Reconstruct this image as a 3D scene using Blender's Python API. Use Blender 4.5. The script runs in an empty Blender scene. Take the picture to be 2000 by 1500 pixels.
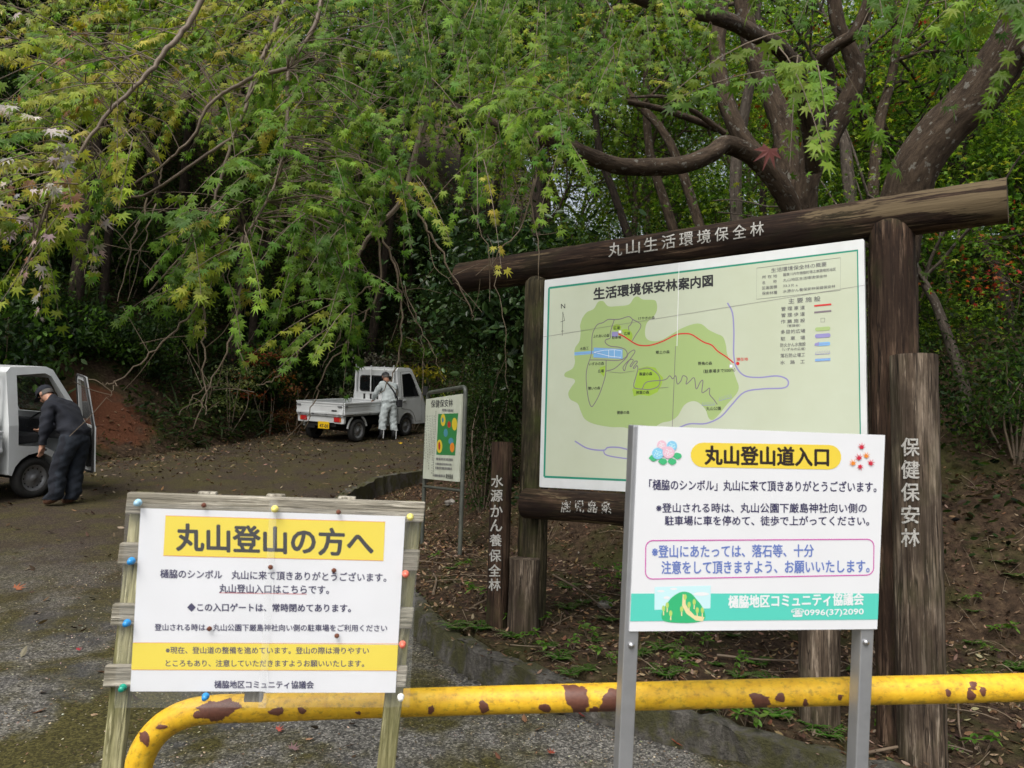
import bpy, bmesh, math, random
import numpy as np
from mathutils import Vector, Matrix
rng = np.random.default_rng(7); random.seed(7)
R_ = math.radians
scene = bpy.context.scene
COL = scene.collection
# ------------------------------------------------------------------ camera, sky, sun, exposure
PITCH, ROLL, FPX = R_(5.7), R_(1.7), 1500.0
EYE = np.array([0, 0, 1.5])
_r0 = np.array([1.0, 0, 0]); FW = np.array([0, math.cos(PITCH), math.sin(PITCH)]); _u0 = np.array([0, -math.sin(PITCH), math.cos(PITCH)])
RT = math.cos(ROLL)*_r0 + math.sin(ROLL)*_u0; UP = -math.sin(ROLL)*_r0 + math.cos(ROLL)*_u0
cam = bpy.data.cameras.new('camera'); cam.sensor_width = 36; cam.lens = 27; cam.clip_end = 500; cam.clip_start = .05
cam.dof.use_dof = True; cam.dof.focus_distance = 5.2; cam.dof.aperture_fstop = 8
camo = bpy.data.objects.new('camera', cam); COL.objects.link(camo)
camo.matrix_world = Matrix(((RT[0], UP[0], -FW[0], 0), (RT[1], UP[1], -FW[1], 0), (RT[2], UP[2], -FW[2], 1.5), (0, 0, 0, 1)))
scene.camera = camo
world = bpy.data.worlds.new('World'); scene.world = world; world.use_nodes = True
wn = world.node_tree; wb = wn.nodes['Background']
sky = wn.nodes.new('ShaderNodeTexSky'); sky.sky_type = 'NISHITA'; sky.sun_disc = False
SUN_EL, SUN_AZ = R_(52), R_(200)      # azimuth clockwise from +Y: behind the camera, a little left
sky.sun_elevation = SUN_EL; sky.sun_rotation = SUN_AZ; sky.dust_density = 4.0; sky.air_density = 1.0
hs = wn.nodes.new('ShaderNodeHueSaturation'); hs.inputs['Saturation'].default_value = .35
wn.links.new(sky.outputs[0], hs.inputs['Color']); wn.links.new(hs.outputs[0], wb.inputs[0]); wb.inputs[1].default_value = .15
sun = bpy.data.lights.new('sun', 'SUN'); sun.energy = 1.7; sun.angle = R_(35); sun.color = (1, .97, .92)
suno = bpy.data.objects.new('sun', sun); COL.objects.link(suno)
sd = Vector((math.sin(SUN_AZ)*math.cos(SUN_EL), math.cos(SUN_AZ)*math.cos(SUN_EL), math.sin(SUN_EL)))
suno.rotation_euler = sd.to_track_quat('Z', 'Y').to_euler(); suno.location = (0, -8, 20)
scene.view_settings.view_transform = 'Standard'; scene.view_settings.look = 'None'
scene.view_settings.exposure = 0.45; scene.view_settings.gamma = 1
scene.cycles.max_bounces = 8; scene.cycles.transparent_max_bounces = 12
# ------------------------------------------------------------------ helpers
def rays(px):
    px = np.atleast_2d(np.asarray(px, float))
    return FW + ((px[:, :1]-1000)/FPX)*RT - ((px[:, 1:2]-750)/FPX)*UP
def P(x, y, d): return EYE + d*rays((x, y))[0]
def zm(x0, y0, s): return lambda pts: [(x0+a*s, y0+b*s) for a, b in pts]
def nrm(v): v = np.asarray(v, float); return v/(np.linalg.norm(v)+1e-12)
def cat_rom(pts, n=8):
    p = np.asarray(pts, float); q = np.vstack([2*p[0]-p[1], p, 2*p[-1]-p[-2]]); out = []
    for i in range(1, len(q)-2):
        t = np.linspace(0, 1, n, endpoint=False)[:, None]
        a, b, c, d = q[i-1], q[i], q[i+1], q[i+2]
        out.append(.5*(2*b+(c-a)*t+(2*a-5*b+4*c-d)*t**2+(3*b-a-3*c+d)*t**3))
    return np.vstack(out+[p[-1:]])
MATS = {}
def newmat(name):
    m = bpy.data.materials.new(name); m.use_nodes = True; MATS[name] = m
    nt = m.node_tree; return m, nt, nt.nodes['Principled BSDF']
def _set(b, k, v):
    if k in b.inputs: b.inputs[k].default_value = v
def ramp(nt, fac, stops):
    r = nt.nodes.new('ShaderNodeValToRGB'); e = r.color_ramp.elements
    while len(e) < len(stops): e.new(.5)
    for i, (p, c) in enumerate(stops):
        e[i].position = p; e[i].color = (*c, 1) if len(c) == 3 else c
    nt.links.new(fac, r.inputs[0]); return r.outputs[0]
def noise(nt, vec, scale, detail=6, rough=.6, dist=0):
    n = nt.nodes.new('ShaderNodeTexNoise'); n.inputs['Scale'].default_value = scale; n.inputs['Detail'].default_value = detail
    n.inputs['Roughness'].default_value = rough; n.inputs['Distortion'].default_value = dist
    if vec is not None: nt.links.new(vec, n.inputs['Vector'])
    return n.outputs['Fac']
def mixc(nt, fac, a, b, mode='MIX'):
    m = nt.nodes.new('ShaderNodeMix'); m.data_type = 'RGBA'; m.blend_type = mode
    for v, i in ((fac, 0), (a, 6), (b, 7)):
        if hasattr(v, 'is_linked') or hasattr(v, 'links'): nt.links.new(v, m.inputs[i])
        else: m.inputs[i].default_value = v if i == 0 else (*v, 1)
    return m.outputs[2]
def coords(nt, kind='Object', scale=None):
    if kind == 'tc':
        a = nt.nodes.new('ShaderNodeAttribute'); a.attribute_name = 'tc'; o = a.outputs['Vector']
    else: o = nt.nodes.new('ShaderNodeTexCoord').outputs[kind]
    if scale:
        mp = nt.nodes.new('ShaderNodeMapping'); mp.inputs['Scale'].default_value = scale; nt.links.new(o, mp.inputs[0]); o = mp.outputs[0]
    return o
def bump(nt, b, h, strength=.3, dist=.02):
    n = nt.nodes.new('ShaderNodeBump'); n.inputs['Strength'].default_value = strength; n.inputs['Distance'].default_value = dist
    nt.links.new(h, n.inputs['Height']); nt.links.new(n.outputs[0], b.inputs['Normal'])
def pmat(name, c1, c2=None, scale=8, rough=.6, metal=0, bmp=0, lo=.35, hi=.65, spec=.5, dist=.01):
    m, nt, b = newmat(name); _set(b, 'Roughness', rough); _set(b, 'Metallic', metal); _set(b, 'Specular IOR Level', spec)
    b.inputs['Base Color'].default_value = (*c1, 1)
    if c2 is not None or bmp:
        f = noise(nt, coords(nt), scale)
        if c2 is not None: nt.links.new(ramp(nt, f, [(lo, c1), (hi, c2)]), b.inputs['Base Color'])
        if bmp: bump(nt, b, f, bmp, dist)
    return m
def leafmat(name, trans=.45, rough=.45):
    m, nt, b = newmat(name); out = nt.nodes['Material Output']
    a = nt.nodes.new('ShaderNodeAttribute'); a.attribute_name = 'Col'
    nt.links.new(a.outputs['Color'], b.inputs['Base Color']); _set(b, 'Roughness', rough); _set(b, 'Specular IOR Level', .2)
    t = nt.nodes.new('ShaderNodeBsdfTranslucent')
    tc = mixc(nt, 1.0, a.outputs['Color'], (1.25, 1.35, .6), 'MULTIPLY'); nt.links.new(tc, t.inputs[0])
    mx = nt.nodes.new('ShaderNodeMixShader'); mx.inputs[0].default_value = trans
    nt.links.new(b.outputs[0], mx.inputs[1]); nt.links.new(t.outputs[0], mx.inputs[2]); nt.links.new(mx.outputs[0], out.inputs[0]); return m
def woodmat(name, dark, mid, light, k=1.0, green=0.0, bare=None):
    m, nt, b = newmat(name); v = coords(nt, 'tc', (12*k, 12*k, 1.5*k)); v2 = coords(nt, 'tc', (50*k, 50*k, 3.2*k)); v4 = coords(nt, 'tc', (22*k, 22*k, .7*k)); v3 = coords(nt, 'tc', (5, 5, 3))
    n1 = noise(nt, v, 1.0, 8, .65, .6); n2 = noise(nt, v2, 1.0, 4, .6); n3 = noise(nt, v3, 1.0, 5, .6)
    c = ramp(nt, n1, [(.32, dark), (.5, mid), (.68, light)])
    c = mixc(nt, ramp(nt, n2, [(.30, (1, 1, 1)), (.55, (0, 0, 0))]), c, tuple(x*.35 for x in dark))
    c = mixc(nt, ramp(nt, noise(nt, coords(nt, 'tc', (40*k, 40*k, 2.5*k)), 1.0, 5, .7), [(.56, (0, 0, 0)), (.66, (.8,)*3)]), c, tuple(x*1.7+.012 for x in light))
    crk = ramp(nt, noise(nt, v4, 1.0, 3, .5, .8), [(.47, (0, 0, 0)), (.495, (1, 1, 1)), (.52, (0, 0, 0))]); c = mixc(nt, crk, c, tuple(x*.25 for x in dark)); c = mixc(nt, ramp(nt, noise(nt, coords(nt, 'tc', (3, 3, 1.2)), 1.5, 6, .65), [(.42, (.75,)*3), (.58, (0, 0, 0))]), c, tuple(x*.8 for x in dark))
    if green: c = mixc(nt, ramp(nt, n3, [(.5, (0, 0, 0)), (.7, (green,)*3)]), c, (.05, .06, .015))
    if bare:   # a stretch of the log where the bark has worn off, between two stations along its length
        s = nt.nodes.new('ShaderNodeSeparateXYZ'); nt.links.new(coords(nt, 'tc'), s.inputs[0])
        mr = nt.nodes.new('ShaderNodeMapRange'); mr.inputs[1].default_value = bare[0]; mr.inputs[2].default_value = bare[1]; nt.links.new(s.outputs[2], mr.inputs[0])
        nb = noise(nt, coords(nt, 'tc', (9, 9, .8)), 1.0, 7, .7, .4)
        ad = nt.nodes.new('ShaderNodeMath'); ad.operation = 'MULTIPLY_ADD'; nt.links.new(mr.outputs[0], ad.inputs[0]); ad.inputs[1].default_value = .125; nt.links.new(nb, ad.inputs[2])
        c = mixc(nt, ramp(nt, ad.outputs[0], [(.60, (0, 0, 0)), (.64, (1, 1, 1))]), c, mixc(nt, n1, (.06, .042, .023), (.16, .12, .067)))
    nt.links.new(c, b.inputs['Base Color']); _set(b, 'Roughness', .85); _set(b, 'Specular IOR Level', .2)
    bump(nt, b, n2, .8, .008); return m
class MB:
    def __init__(s): s.v = []; s.f = []; s.c = []; s.t = []; s.n = 0; s.hc = s.ht = False
    def add(s, v, faces, mat=0, col=None, tc=None, smooth=False):
        v = np.asarray(v, float).reshape(-1, 3)
        if isinstance(faces, np.ndarray): groups = [faces]
        else:
            d = {}
            for f in faces: d.setdefault(len(f), []).append(f)
            groups = [np.array(x) for x in d.values()]
        for g in groups: s.f.append((g+s.n, mat, smooth))
        s.v.append(v); s.n += len(v)
        if col is not None: s.hc = True; s.c.append(np.broadcast_to(np.asarray(col, float), v.shape))
        else: s.c.append(np.ones_like(v))
        if tc is not None: s.ht = True; s.t.append(np.asarray(tc, float))
        else: s.t.append(v)
        return s
    def box(s, c, h, M=None, mat=0, tc=False, cham=0):
        c = np.asarray(c, float); M = np.eye(3) if M is None else np.asarray(M, float)
        l = np.array([(x, y, z) for x in (-1, 1) for y in (-1, 1) for z in (-1, 1)], float)*np.asarray(h, float)
        f = [(0, 1, 3, 2), (4, 6, 7, 5), (0, 4, 5, 1), (2, 3, 7, 6), (0, 2, 6, 4), (1, 5, 7, 3)]
        return s.add(c+l@M, f, mat, tc=l if tc else None)
    def tube(s, pts, rad, n=10, mat=0, caps=True, tc=False, col=None, wob=0, off=0):
        p = np.asarray(pts, float); m = len(p); rad = np.broadcast_to(np.asarray(rad, float), (m,))
        t = np.gradient(p, axis=0); t /= np.linalg.norm(t, axis=1)[:, None]+1e-12
        a = np.array([0, 0, 1.0]) if abs(t[0, 2]) < .9 else np.array([1.0, 0, 0])
        X = np.zeros_like(p); x = nrm(np.cross(t[0], a))
        for i in range(m):
            x = nrm(x-t[i]*(x@t[i])); X[i] = x
        Y = np.cross(t, X); th = np.arange(n)*2*math.pi/n
        rr = rad[:, None]*np.ones(n)
        if wob: 
            ph = rng.uniform(0, 6.28, 4); L = np.arange(m)/max(m-1, 1)
            rr = rr*(1+wob*(np.sin(2*th+ph[0])[None]*.5+np.sin(3*th+ph[1])[None]*.4+np.sin(L*9+ph[2])[:, None]*.35+.25*rng.normal(size=(m, n))))
        v = p[:, None]+rr[..., None]*(np.cos(th)[None, :, None]*X[:, None]+np.sin(th)[None, :, None]*Y[:, None])
        i = np.arange(m-1)[:, None]*n; j = np.arange(n)[None]; k = (j+1) % n
        f = np.stack([i+j, i+k, i+n+k, i+n+j], -1).reshape(-1, 4)
        ln = np.r_[0, np.cumsum(np.linalg.norm(np.diff(p, axis=0), axis=1))]
        T = None
        if tc: T = np.stack([rr*np.cos(th), rr*np.sin(th), np.broadcast_to(ln[:, None]+off, rr.shape)], -1).reshape(-1, 3)
        s.add(v.reshape(-1, 3), f, mat, tc=T, col=col, smooth=True)
        if caps:
            for e in (0, m-1):
                vv = v[e]; 
                s.add(vv, [tuple(range(n)) if e else tuple(range(n))[::-1]], mat, tc=None if T is None else T.reshape(m, n, 3)[e]*[1, 1, 0]+[0, 0, off+e*7], col=col)
        return s
    def prism(s, pts2, O, U, V, N, h, mat=0):
        O, U, V, N = map(lambda q: np.asarray(q, float), (O, U, V, N)); a = np.array([O+U*x+V*y for x, y in pts2]); m = len(a)
        v = np.vstack([a, a+N*h]); f = [tuple(range(m)), tuple(range(2*m-1, m-1, -1))]+[(i, i+m, (i+1) % m+m, (i+1) % m) for i in range(m)]
        return s.add(v, f, mat)
    def lathe(s, prof, c, axis, n=24, mat=0):
        axis = nrm(axis); a = np.array([0, 0, 1.0]) if abs(axis[2]) < .9 else np.array([1.0, 0, 0]); X = nrm(np.cross(axis, a)); Y = np.cross(axis, X)
        th = np.arange(n)*2*math.pi/n; m = len(prof)
        v = np.array([np.asarray(c)+axis*h+r*(np.cos(t)*X+np.sin(t)*Y) for h, r in prof for t in th])
        f = [(i*n+j, i*n+(j+1) % n, (i+1)*n+(j+1) % n, (i+1)*n+j) for i in range(m-1) for j in range(n)]
        return s.add(v, f, mat, smooth=True)
    def ell(s, c, r, M=None, n=12, mat=0, col=None):
        th = np.linspace(0, math.pi, n//2+1); ph = np.arange(n)*2*math.pi/n
        u = np.array([(math.sin(a)*math.cos(b), math.sin(a)*math.sin(b), math.cos(a)) for a in th for b in ph])*np.asarray(r, float)
        if M is not None: u = u@np.asarray(M, float)
        f = [(i*n+j, (i+1)*n+j, (i+1)*n+(j+1) % n, i*n+(j+1) % n) for i in range(n//2) for j in range(n)]
        return s.add(u+np.asarray(c, float), f, mat, col=col, smooth=True)
    def mesh(s, name, mats, inv=None):
        v = np.vstack(s.v)
        if inv is not None: v = v@inv[:3, :3].T+inv[:3, 3]
        me = bpy.data.meshes.new(name); me.vertices.add(len(v)); me.vertices.foreach_set('co', v.ravel().astype('f'))
        loops = np.concatenate([g.ravel() for g, _, _ in s.f]); sizes = np.concatenate([np.full(len(g), g.shape[1]) for g, _, _ in s.f])
        me.loops.add(len(loops)); me.loops.foreach_set('vertex_index', loops.astype('i'))
        me.polygons.add(len(sizes)); me.polygons.foreach_set('loop_start', np.r_[0, np.cumsum(sizes)[:-1]].astype('i'))
        me.polygons.foreach_set('material_index', np.concatenate([np.full(len(g), m) for g, m, _ in s.f]).astype('i'))
        me.polygons.foreach_set('use_smooth', np.concatenate([np.full(len(g), q) for g, _, q in s.f]))
        for m in (mats if isinstance(mats, (list, tuple)) else [mats]): me.materials.append(MATS[m] if isinstance(m, str) else m)
        if s.hc:
            a = me.attributes.new('Col', 'FLOAT_COLOR', 'POINT'); c = np.vstack(s.c); a.data.foreach_set('color', np.c_[c, np.ones(len(c))].ravel().astype('f'))
        if s.ht:
            a = me.attributes.new('tc', 'FLOAT_VECTOR', 'POINT'); a.data.foreach_set('vector', np.vstack(s.t).ravel().astype('f'))
        me.update(calc_edges=True); me.validate(); return me
    def build(s, name, mats, parent=None, bev=0, bseg=2, local=False):
        inv = None; root = parent
        while root is not None and root.parent is not None: root = root.parent
        if root is not None and not local: inv = np.array(root.matrix_basis.inverted())
        o = bpy.data.objects.new(name, s.mesh(name, mats, inv)); COL.objects.link(o)
        if parent is not None: o.parent = parent
        if bev:
            b = o.modifiers.new('bevel', 'BEVEL'); b.width = bev; b.segments = bseg; b.limit_method = 'ANGLE'; b.angle_limit = R_(40)
        return o
def tag(o, label=None, cat=None, group=None, kind=None):
    for k, v in (('label', label), ('category', cat), ('group', group), ('kind', kind)):
        if v: o[k] = v
    return o
def thing(name, label, cat, loc=(0, 0, 0), M=None, group=None):
    o = bpy.data.objects.new(name, None); COL.objects.link(o); o.empty_display_size = .1
    m = Matrix.Identity(4) if M is None else Matrix([list(r) for r in np.asarray(M).T]).to_4x4()   # rows of M are the axes
    m.translation = Vector(loc); o.matrix_basis = m
    return tag(o, label, cat, group)
def copy_tree(o, parent=None):
    c = o.copy(); COL.objects.link(c)
    if parent is not None: c.parent = parent
    for ch in o.children: copy_tree(ch, c)
    return c
# ------------------------------------------------------------------ terrain functions
KERB = cat_rom([(7, .7), (4.2, 2.3), (2.8, 3.25), (1.7, 3.95), (.85, 4.42), (.03, 4.95), (-.45, 5.55), (-.83, 6.4), (-1.35, 7.6), (-1.95, 9.1), (-2.4, 10.8), (-2.3, 12.4), (-1.7, 13.9), (-.5, 15.4), (2, 17.2), (8, 20), (30, 24)], 6)
TOE_R = np.array([(-1.3, 12.2), (-1.0, 11.2), (-.5, 9.4), (.4, 8.0), (1.6, 7.0), (2.7, 6.2), (4, 5.5), (6, 4.7), (12, 3), (40, -2)], float)
TOE_L = np.array([(-40, 4), (-14, 9.5), (-9.6, 11.8), (-7.7, 13.4), (-6.9, 15.2), (-6.2, 17.4), (-6.0, 20), (-4.3, 22.3), (-1.5, 23.6), (2, 24.5), (12, 27), (40, 32)], float)
def pdist(x, y, line):
    q = np.stack([np.ravel(x), np.ravel(y)], -1); best = np.full(len(q), 1e9)
    for a, b in zip(line[:-1], line[1:]):
        d = b-a; t = np.clip(((q-a)@d)/(d@d), 0, 1); best = np.minimum(best, np.linalg.norm(q-a-t[:, None]*d, axis=1))
    return best.reshape(np.shape(x))
def inside(x, y, poly):
    x = np.asarray(x, float); y = np.asarray(y, float); r = np.zeros(x.shape, bool); n = len(poly)
    for i in range(n):
        (ax, ay), (bx, by) = poly[i], poly[i-1]
        if ay == by: continue
        r ^= ((ay > y) != (by > y)) & (x < (bx-ax)*(y-ay)/(by-ay)+ax)
    return r
PK = np.vstack([KERB, [(90, 24), (90, -20), (20, -20), (9, -.4)]])
PR = np.vstack([TOE_R, [(90, -2), (90, 70), (6, 26), (0, 17.2), (-1.2, 14.6)]]); PL = np.vstack([TOE_L, [(90, 32), (90, 120), (-90, 120), (-90, 4)]])
def wob(x, y):
    return np.sin(x*1.3+.7*y)*.5+np.sin(2.1*y-1.1*x+2)*.3+np.sin(3.7*x+1.9)*np.sin(3.1*y)*.25
def zroad(x, y):
    y = np.asarray(y, float); s = np.where(y > 3.5, .13*(y-3.5), .05*(y-3.5)); return -.1+s+.008*wob(np.asarray(x)*.8, y*.8)
def hillr(x, y): d = pdist(x, y, TOE_R); return np.where(inside(x, y, PR), np.where(d < 3.0, .78*d, 2.34+.22*(d-3.0))+.06*wob(x, y)*np.minimum(d, 1), 0)
def hilll(x, y): d = pdist(x, y, TOE_L); return np.where(inside(x, y, PL), np.where(d < 11, 1.0*d, 11+.45*(d-11))*np.interp(x, [-4, 4, 14], [1, .55, .22])+.16*wob(x*.7, y*.7)*np.minimum(d, 1.5), 0)
def zbank(x, y):
    y = np.asarray(y, float); x = np.asarray(x, float)
    k = np.interp(y, [3, 6, 8, 10.5, 13, 20], [.16, .18, .06, -.28, -.25, 0]); k = np.where(x > 1, np.interp(x, [1, 2.2], [1, .35])*k, k)
    return zroad(x, y)+k+.015*wob(x*3, y*3)
def zground(x, y):
    x = np.asarray(x, float); y = np.asarray(y, float)
    inb = inside(x, y, PK)
    z = np.where(inb, np.where(pdist(x, y, KERB) > .05, zbank(x, y), zroad(x, y)-.25), zroad(x, y)-.25)
    hl = hilll(x, y); z = np.where(hl > 0, np.maximum(zroad(x, y)-.05+hl, z), z)
    hr = hillr(x, y); return np.where(hr > 0, np.maximum(z, zbank(x, y)+hr), z)
def zsurf(x, y):
    x = np.asarray(x, float); y = np.asarray(y, float)
    return np.where(inside(x, y, PK), zground(x, y), np.maximum(zground(x, y), zroad(x, y)))
def hit(px, py):
    t = np.arange(1.5, 60, .02); q = EYE+t[:, None]*rays((px, py)); b = q[:, 2] < zsurf(q[:, 0], q[:, 1])
    i = int(np.argmax(b)) if b.any() else len(t)-1
    return np.array([q[i, 0], q[i, 1], float(zsurf(q[i:i+1, 0], q[i:i+1, 1])[0])])
# ------------------------------------------------------------------ materials
def ground_mats():
    m, nt, b = newmat('forest_soil'); v = coords(nt)
    n1 = noise(nt, v, .9, 8, .6); n2 = noise(nt, v, 14, 8, .7); n3 = noise(nt, v, 2.3, 6, .6); n4 = noise(nt, v, 70, 3, .7)
    c = ramp(nt, n2, [(.3, (.018, .012, .008)), (.5, (.05, .032, .02)), (.62, (.085, .056, .034)), (.74, (.16, .115, .075))])
    c = mixc(nt, ramp(nt, n3, [(.48, (0, 0, 0)), (.66, (.75,)*3)]), c, mixc(nt, n2, (.018, .022, .006), (.06, .065, .016)))
    # the bare red earth of the slip beside the parked truck
    sp = nt.nodes.new('ShaderNodeVectorMath'); sp.operation = 'DISTANCE'; nt.links.new(v, sp.inputs[0]); sp.inputs[1].default_value = (RED[0], RED[1], RED[2])
    ad = nt.nodes.new('ShaderNodeMath'); ad.operation = 'MULTIPLY_ADD'; nt.links.new(n3, ad.inputs[0]); ad.inputs[1].default_value = -1.3; nt.links.new(sp.outputs['Value'], ad.inputs[2])
    c = mixc(nt, ramp(nt, ad.outputs[0], [(.0, (1, 1, 1)), (.25, (0, 0, 0))]), c, mixc(nt, n2, (.06, .022, .011), (.13, .052, .027)))
    nt.links.new(c, b.inputs['Base Color']); _set(b, 'Roughness', .95); _set(b, 'Specular IOR Level', .15); bump(nt, b, n2, .9, .05)
    m, nt, b = newmat('mossy_asphalt'); v = coords(nt)
    n1 = noise(nt, v, .8, 7, .6, .3); n2 = noise(nt, v, 95, 5, .85); n3 = noise(nt, v, 5, 7, .65); n5 = noise(nt, v, 1.7, 8, .7)
    vo = nt.nodes.new('ShaderNodeTexVoronoi'); vo.inputs['Scale'].default_value = 85; nt.links.new(v, vo.inputs['Vector']); vs = nt.nodes.new('ShaderNodeSeparateColor'); nt.links.new(vo.outputs['Color'], vs.inputs[0])
    va = nt.nodes.new('ShaderNodeMath'); va.operation = 'MULTIPLY_ADD'; nt.links.new(vs.outputs[0], va.inputs[0]); va.inputs[1].default_value = .3; vb = nt.nodes.new('ShaderNodeMath'); vb.operation = 'MULTIPLY_ADD'; nt.links.new(n2, vb.inputs[0]); vb.inputs[1].default_value = .9; vb.inputs[2].default_value = -.10; nt.links.new(vb.outputs[0], va.inputs[2]); n2 = va.outputs[0]
    base = ramp(nt, n2, [(.33, (.035, .034, .033)), (.46, (.085, .08, .07)), (.58, (.15, .142, .125)), (.7, (.36, .34, .30))])
    moss = ramp(nt, n2, [(.3, (.018, .016, .005)), (.55, (.062, .054, .013)), (.72, (.12, .105, .035))])
    dirt = ramp(nt, n2, [(.3, (.017, .012, .008)), (.55, (.048, .034, .023)), (.72, (.10, .076, .053))])
    sx = nt.nodes.new('ShaderNodeSeparateXYZ'); nt.links.new(v, sx.inputs[0])
    mr = nt.nodes.new('ShaderNodeMapRange'); nt.links.new(sx.outputs[1], mr.inputs[0]); mr.inputs[1].default_value = 4.5; mr.inputs[2].default_value = 8.5
    c = mixc(nt, ramp(nt, n1, [(.48, (0, 0, 0)), (.56, (1,)*3)]), mixc(nt, ramp(nt, noise(nt, v, .55, 6, .6, .5), [(.53, (0, 0, 0)), (.58, (.85,)*3)]), base, mixc(nt, n2, (.012, .012, .013), (.09, .09, .09))), moss)
    c = mixc(nt, ramp(nt, n5, [(.55, (0, 0, 0)), (.68, (.6,)*3)]), c, moss)
    c = mixc(nt, mr.outputs[0], c, mixc(nt, ramp(nt, n5, [(.42, (0, 0, 0)), (.6, (.75,)*3)]), dirt, moss))
    nt.links.new(c, b.inputs['Base Color']); _set(b, 'Roughness', .9); _set(b, 'Specular IOR Level', .25); bump(nt, b, n2, .7, .012)
    m, nt, b = newmat('mossy_concrete'); v = coords(nt); n1 = noise(nt, v, 5, 7, .65); n2 = noise(nt, v, 40, 5, .7); n3 = noise(nt, coords(nt, 'Object', (9, 9, 1.6)), 1.5, 6, .7)
    c = ramp(nt, n2, [(.3, (.045, .04, .034)), (.6, (.125, .115, .098)), (.75, (.26, .245, .215))])
    c = mixc(nt, ramp(nt, n3, [(.38, (.8,)*3), (.54, (0, 0, 0))]), c, (.03, .027, .018)); c = mixc(nt, ramp(nt, n1, [(.43, (0, 0, 0)), (.54, (.95,)*3)]), c, mixc(nt, n2, (.02, .021, .006), (.075, .07, .018)))
    nt.links.new(c, b.inputs['Base Color']); _set(b, 'Roughness', .95); bump(nt, b, n2, 1.0, .03)
RED = hit(205, 815)
ground_mats()
leafmat('maple_leaf'); leafmat('forest_leaf', .5, .5); leafmat('glossy_leaf', .15, .3); leafmat('dry_leaf', .1, .7)
def barkmat(name, a, b_, lichen, amt):
    m, nt, b = newmat(name); v = coords(nt, 'tc', (10, 10, 3)); n1 = noise(nt, v, 2, 8, .7); n2 = noise(nt, coords(nt, 'tc', (9, 9, 8)), 2.2, 4, .55)
    c = ramp(nt, n1, [(.35, a), (.65, b_)]); c = mixc(nt, ramp(nt, n2, [(.66-.1*amt, (0, 0, 0)), (.70-.1*amt, (min(1, .4+amt*.4),)*3)]), c, lichen)
    nt.links.new(c, b.inputs['Base Color']); _set(b, 'Roughness', .9); _set(b, 'Specular IOR Level', .2); bump(nt, b, n1, 1.0, .04)
barkmat('lichen_bark', (.027, .0185, .012), (.098, .070, .047), (.22, .215, .185), .6)
barkmat('dark_bark', (.012, .009, .007), (.05, .036, .026), (.10, .10, .075), .1)
barkmat('pale_bark', (.045, .036, .028), (.13, .105, .083), (.26, .24, .205), .4)
pmat('twig_bark', (.085, .058, .038), (.18, .135, .09), 6); pmat('dead_twig', (.10, .07, .043), (.20, .15, .098), 6)
woodmat('log_wood', (.019, .0105, .0065), (.06, .035, .022), (.12, .078, .05), 1, .35)
woodmat('beam_wood', (.013, .007, .0045), (.038, .021, .0125), (.085, .053, .031), 1, .15, bare=(2.3, 3.5))
woodmat('weathered_post', (.035, .024, .016), (.12, .088, .062), (.25, .20, .15), 1, .25)
woodmat('mossy_post', (.018, .015, .008), (.055, .045, .022), (.12, .095, .06), 1, .8)
woodmat('gray_batten', (.26, .235, .18), (.42, .385, .31), (.56, .52, .43), 2.0, .45)
woodmat('green_stake', (.22, .205, .09), (.40, .37, .19), (.52, .48, .29), 2.0, .8)
pmat('white_paint_worn', (.62, .61, .58), (.5, .49, .46), 30, .8)
pmat('sheet_white', (.80, .81, .83), (.76, .77, .785), 2.5, rough=.35); pmat('paper_white', (.80, .81, .84), (.755, .765, .79), 3.5, rough=.5)
pmat('board_white', (.70, .72, .72), (.60, .62, .61), 3, .45); pmat('map_field', (.56, .61, .48), (.49, .53, .39), 1.2, .4, lo=.3, hi=.7)
INK = {'ink_black': (.02, .02, .024), 'ink_navy': (.03, .025, .09), 'ink_brown': (.025, .016, .014), 'ink_blue': (.13, .2, .52), 'ink_magenta': (.62, .09, .42), 'ink_teal': (.10, .62, .50),
       'ink_yellow': (.85, .68, .05), 'ink_banner': (.83, .63, .06), 'ink_orange': (.8, .25, .03), 'ink_green_line': (.01, .25, .16), 'map_wood': (.36, .48, .19), 'map_bright': (.32, .50, .05), 'map_purple': (.28, .26, .52),
       'map_grey': (.20, .16, .19), 'map_red': (.62, .03, .03), 'map_blue': (.19, .42, .72), 'ink_grey': (.16, .16, .16), 'ink_pink': (.80, .52, .62), 'ink_sky': (.25, .60, .82), 'ink_leaf': (.06, .48, .20), 'ink_hill': (.04, .47, .19),
       'ink_cream': (.83, .70, .38), 'ink_lime': (.48, .66, .16), 'ink_cyan': (.58, .84, .87), 'ink_crimson': (.60, .02, .05), 'ink_white': (.82, .83, .84), 'art_green': (.03, .18, .05), 'art_yellow': (.55, .42, .03), 'art_teal': (.06, .22, .28), 'art_red': (.35, .03, .02), 'art_orange': (.6, .2, .02)}
for k, c in INK.items(): pmat(k, c, None, rough=.45)
pmat('old_panel', (.50, .53, .44), (.40, .42, .33), 4, .5)
pmat('alu', (.52, .53, .55), (.44, .45, .47), 12, .38, metal=.7); pmat('steel_bolt', (.5, .5, .5), None, rough=.35, metal=.9)
pmat('green_pipe', (.045, .05, .042), (.075, .08, .062), 9, .5)
pmat('rust', (.10, .03, .018), (.19, .07, .04), 60, .9, bmp=.4)
for nm, c in (('pin_blue', (.03, .27, .62)), ('pin_sky', (.35, .58, .72)), ('pin_yellow', (.80, .70, .18)), ('pin_coral', (.75, .17, .11)), ('pin_green', (.01, .3, .2)), ('pin_white', (.8, .8, .76))): pmat(nm, c, None, rough=.25)
pmat('car_white', (.62, .64, .64), (.50, .51, .50), 1.6, .28); pmat('black_rubber', (.012, .012, .012), (.025, .024, .022), 30, .8); pmat('dark_chassis', (.008, .008, .009), None, rough=.7)
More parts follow.
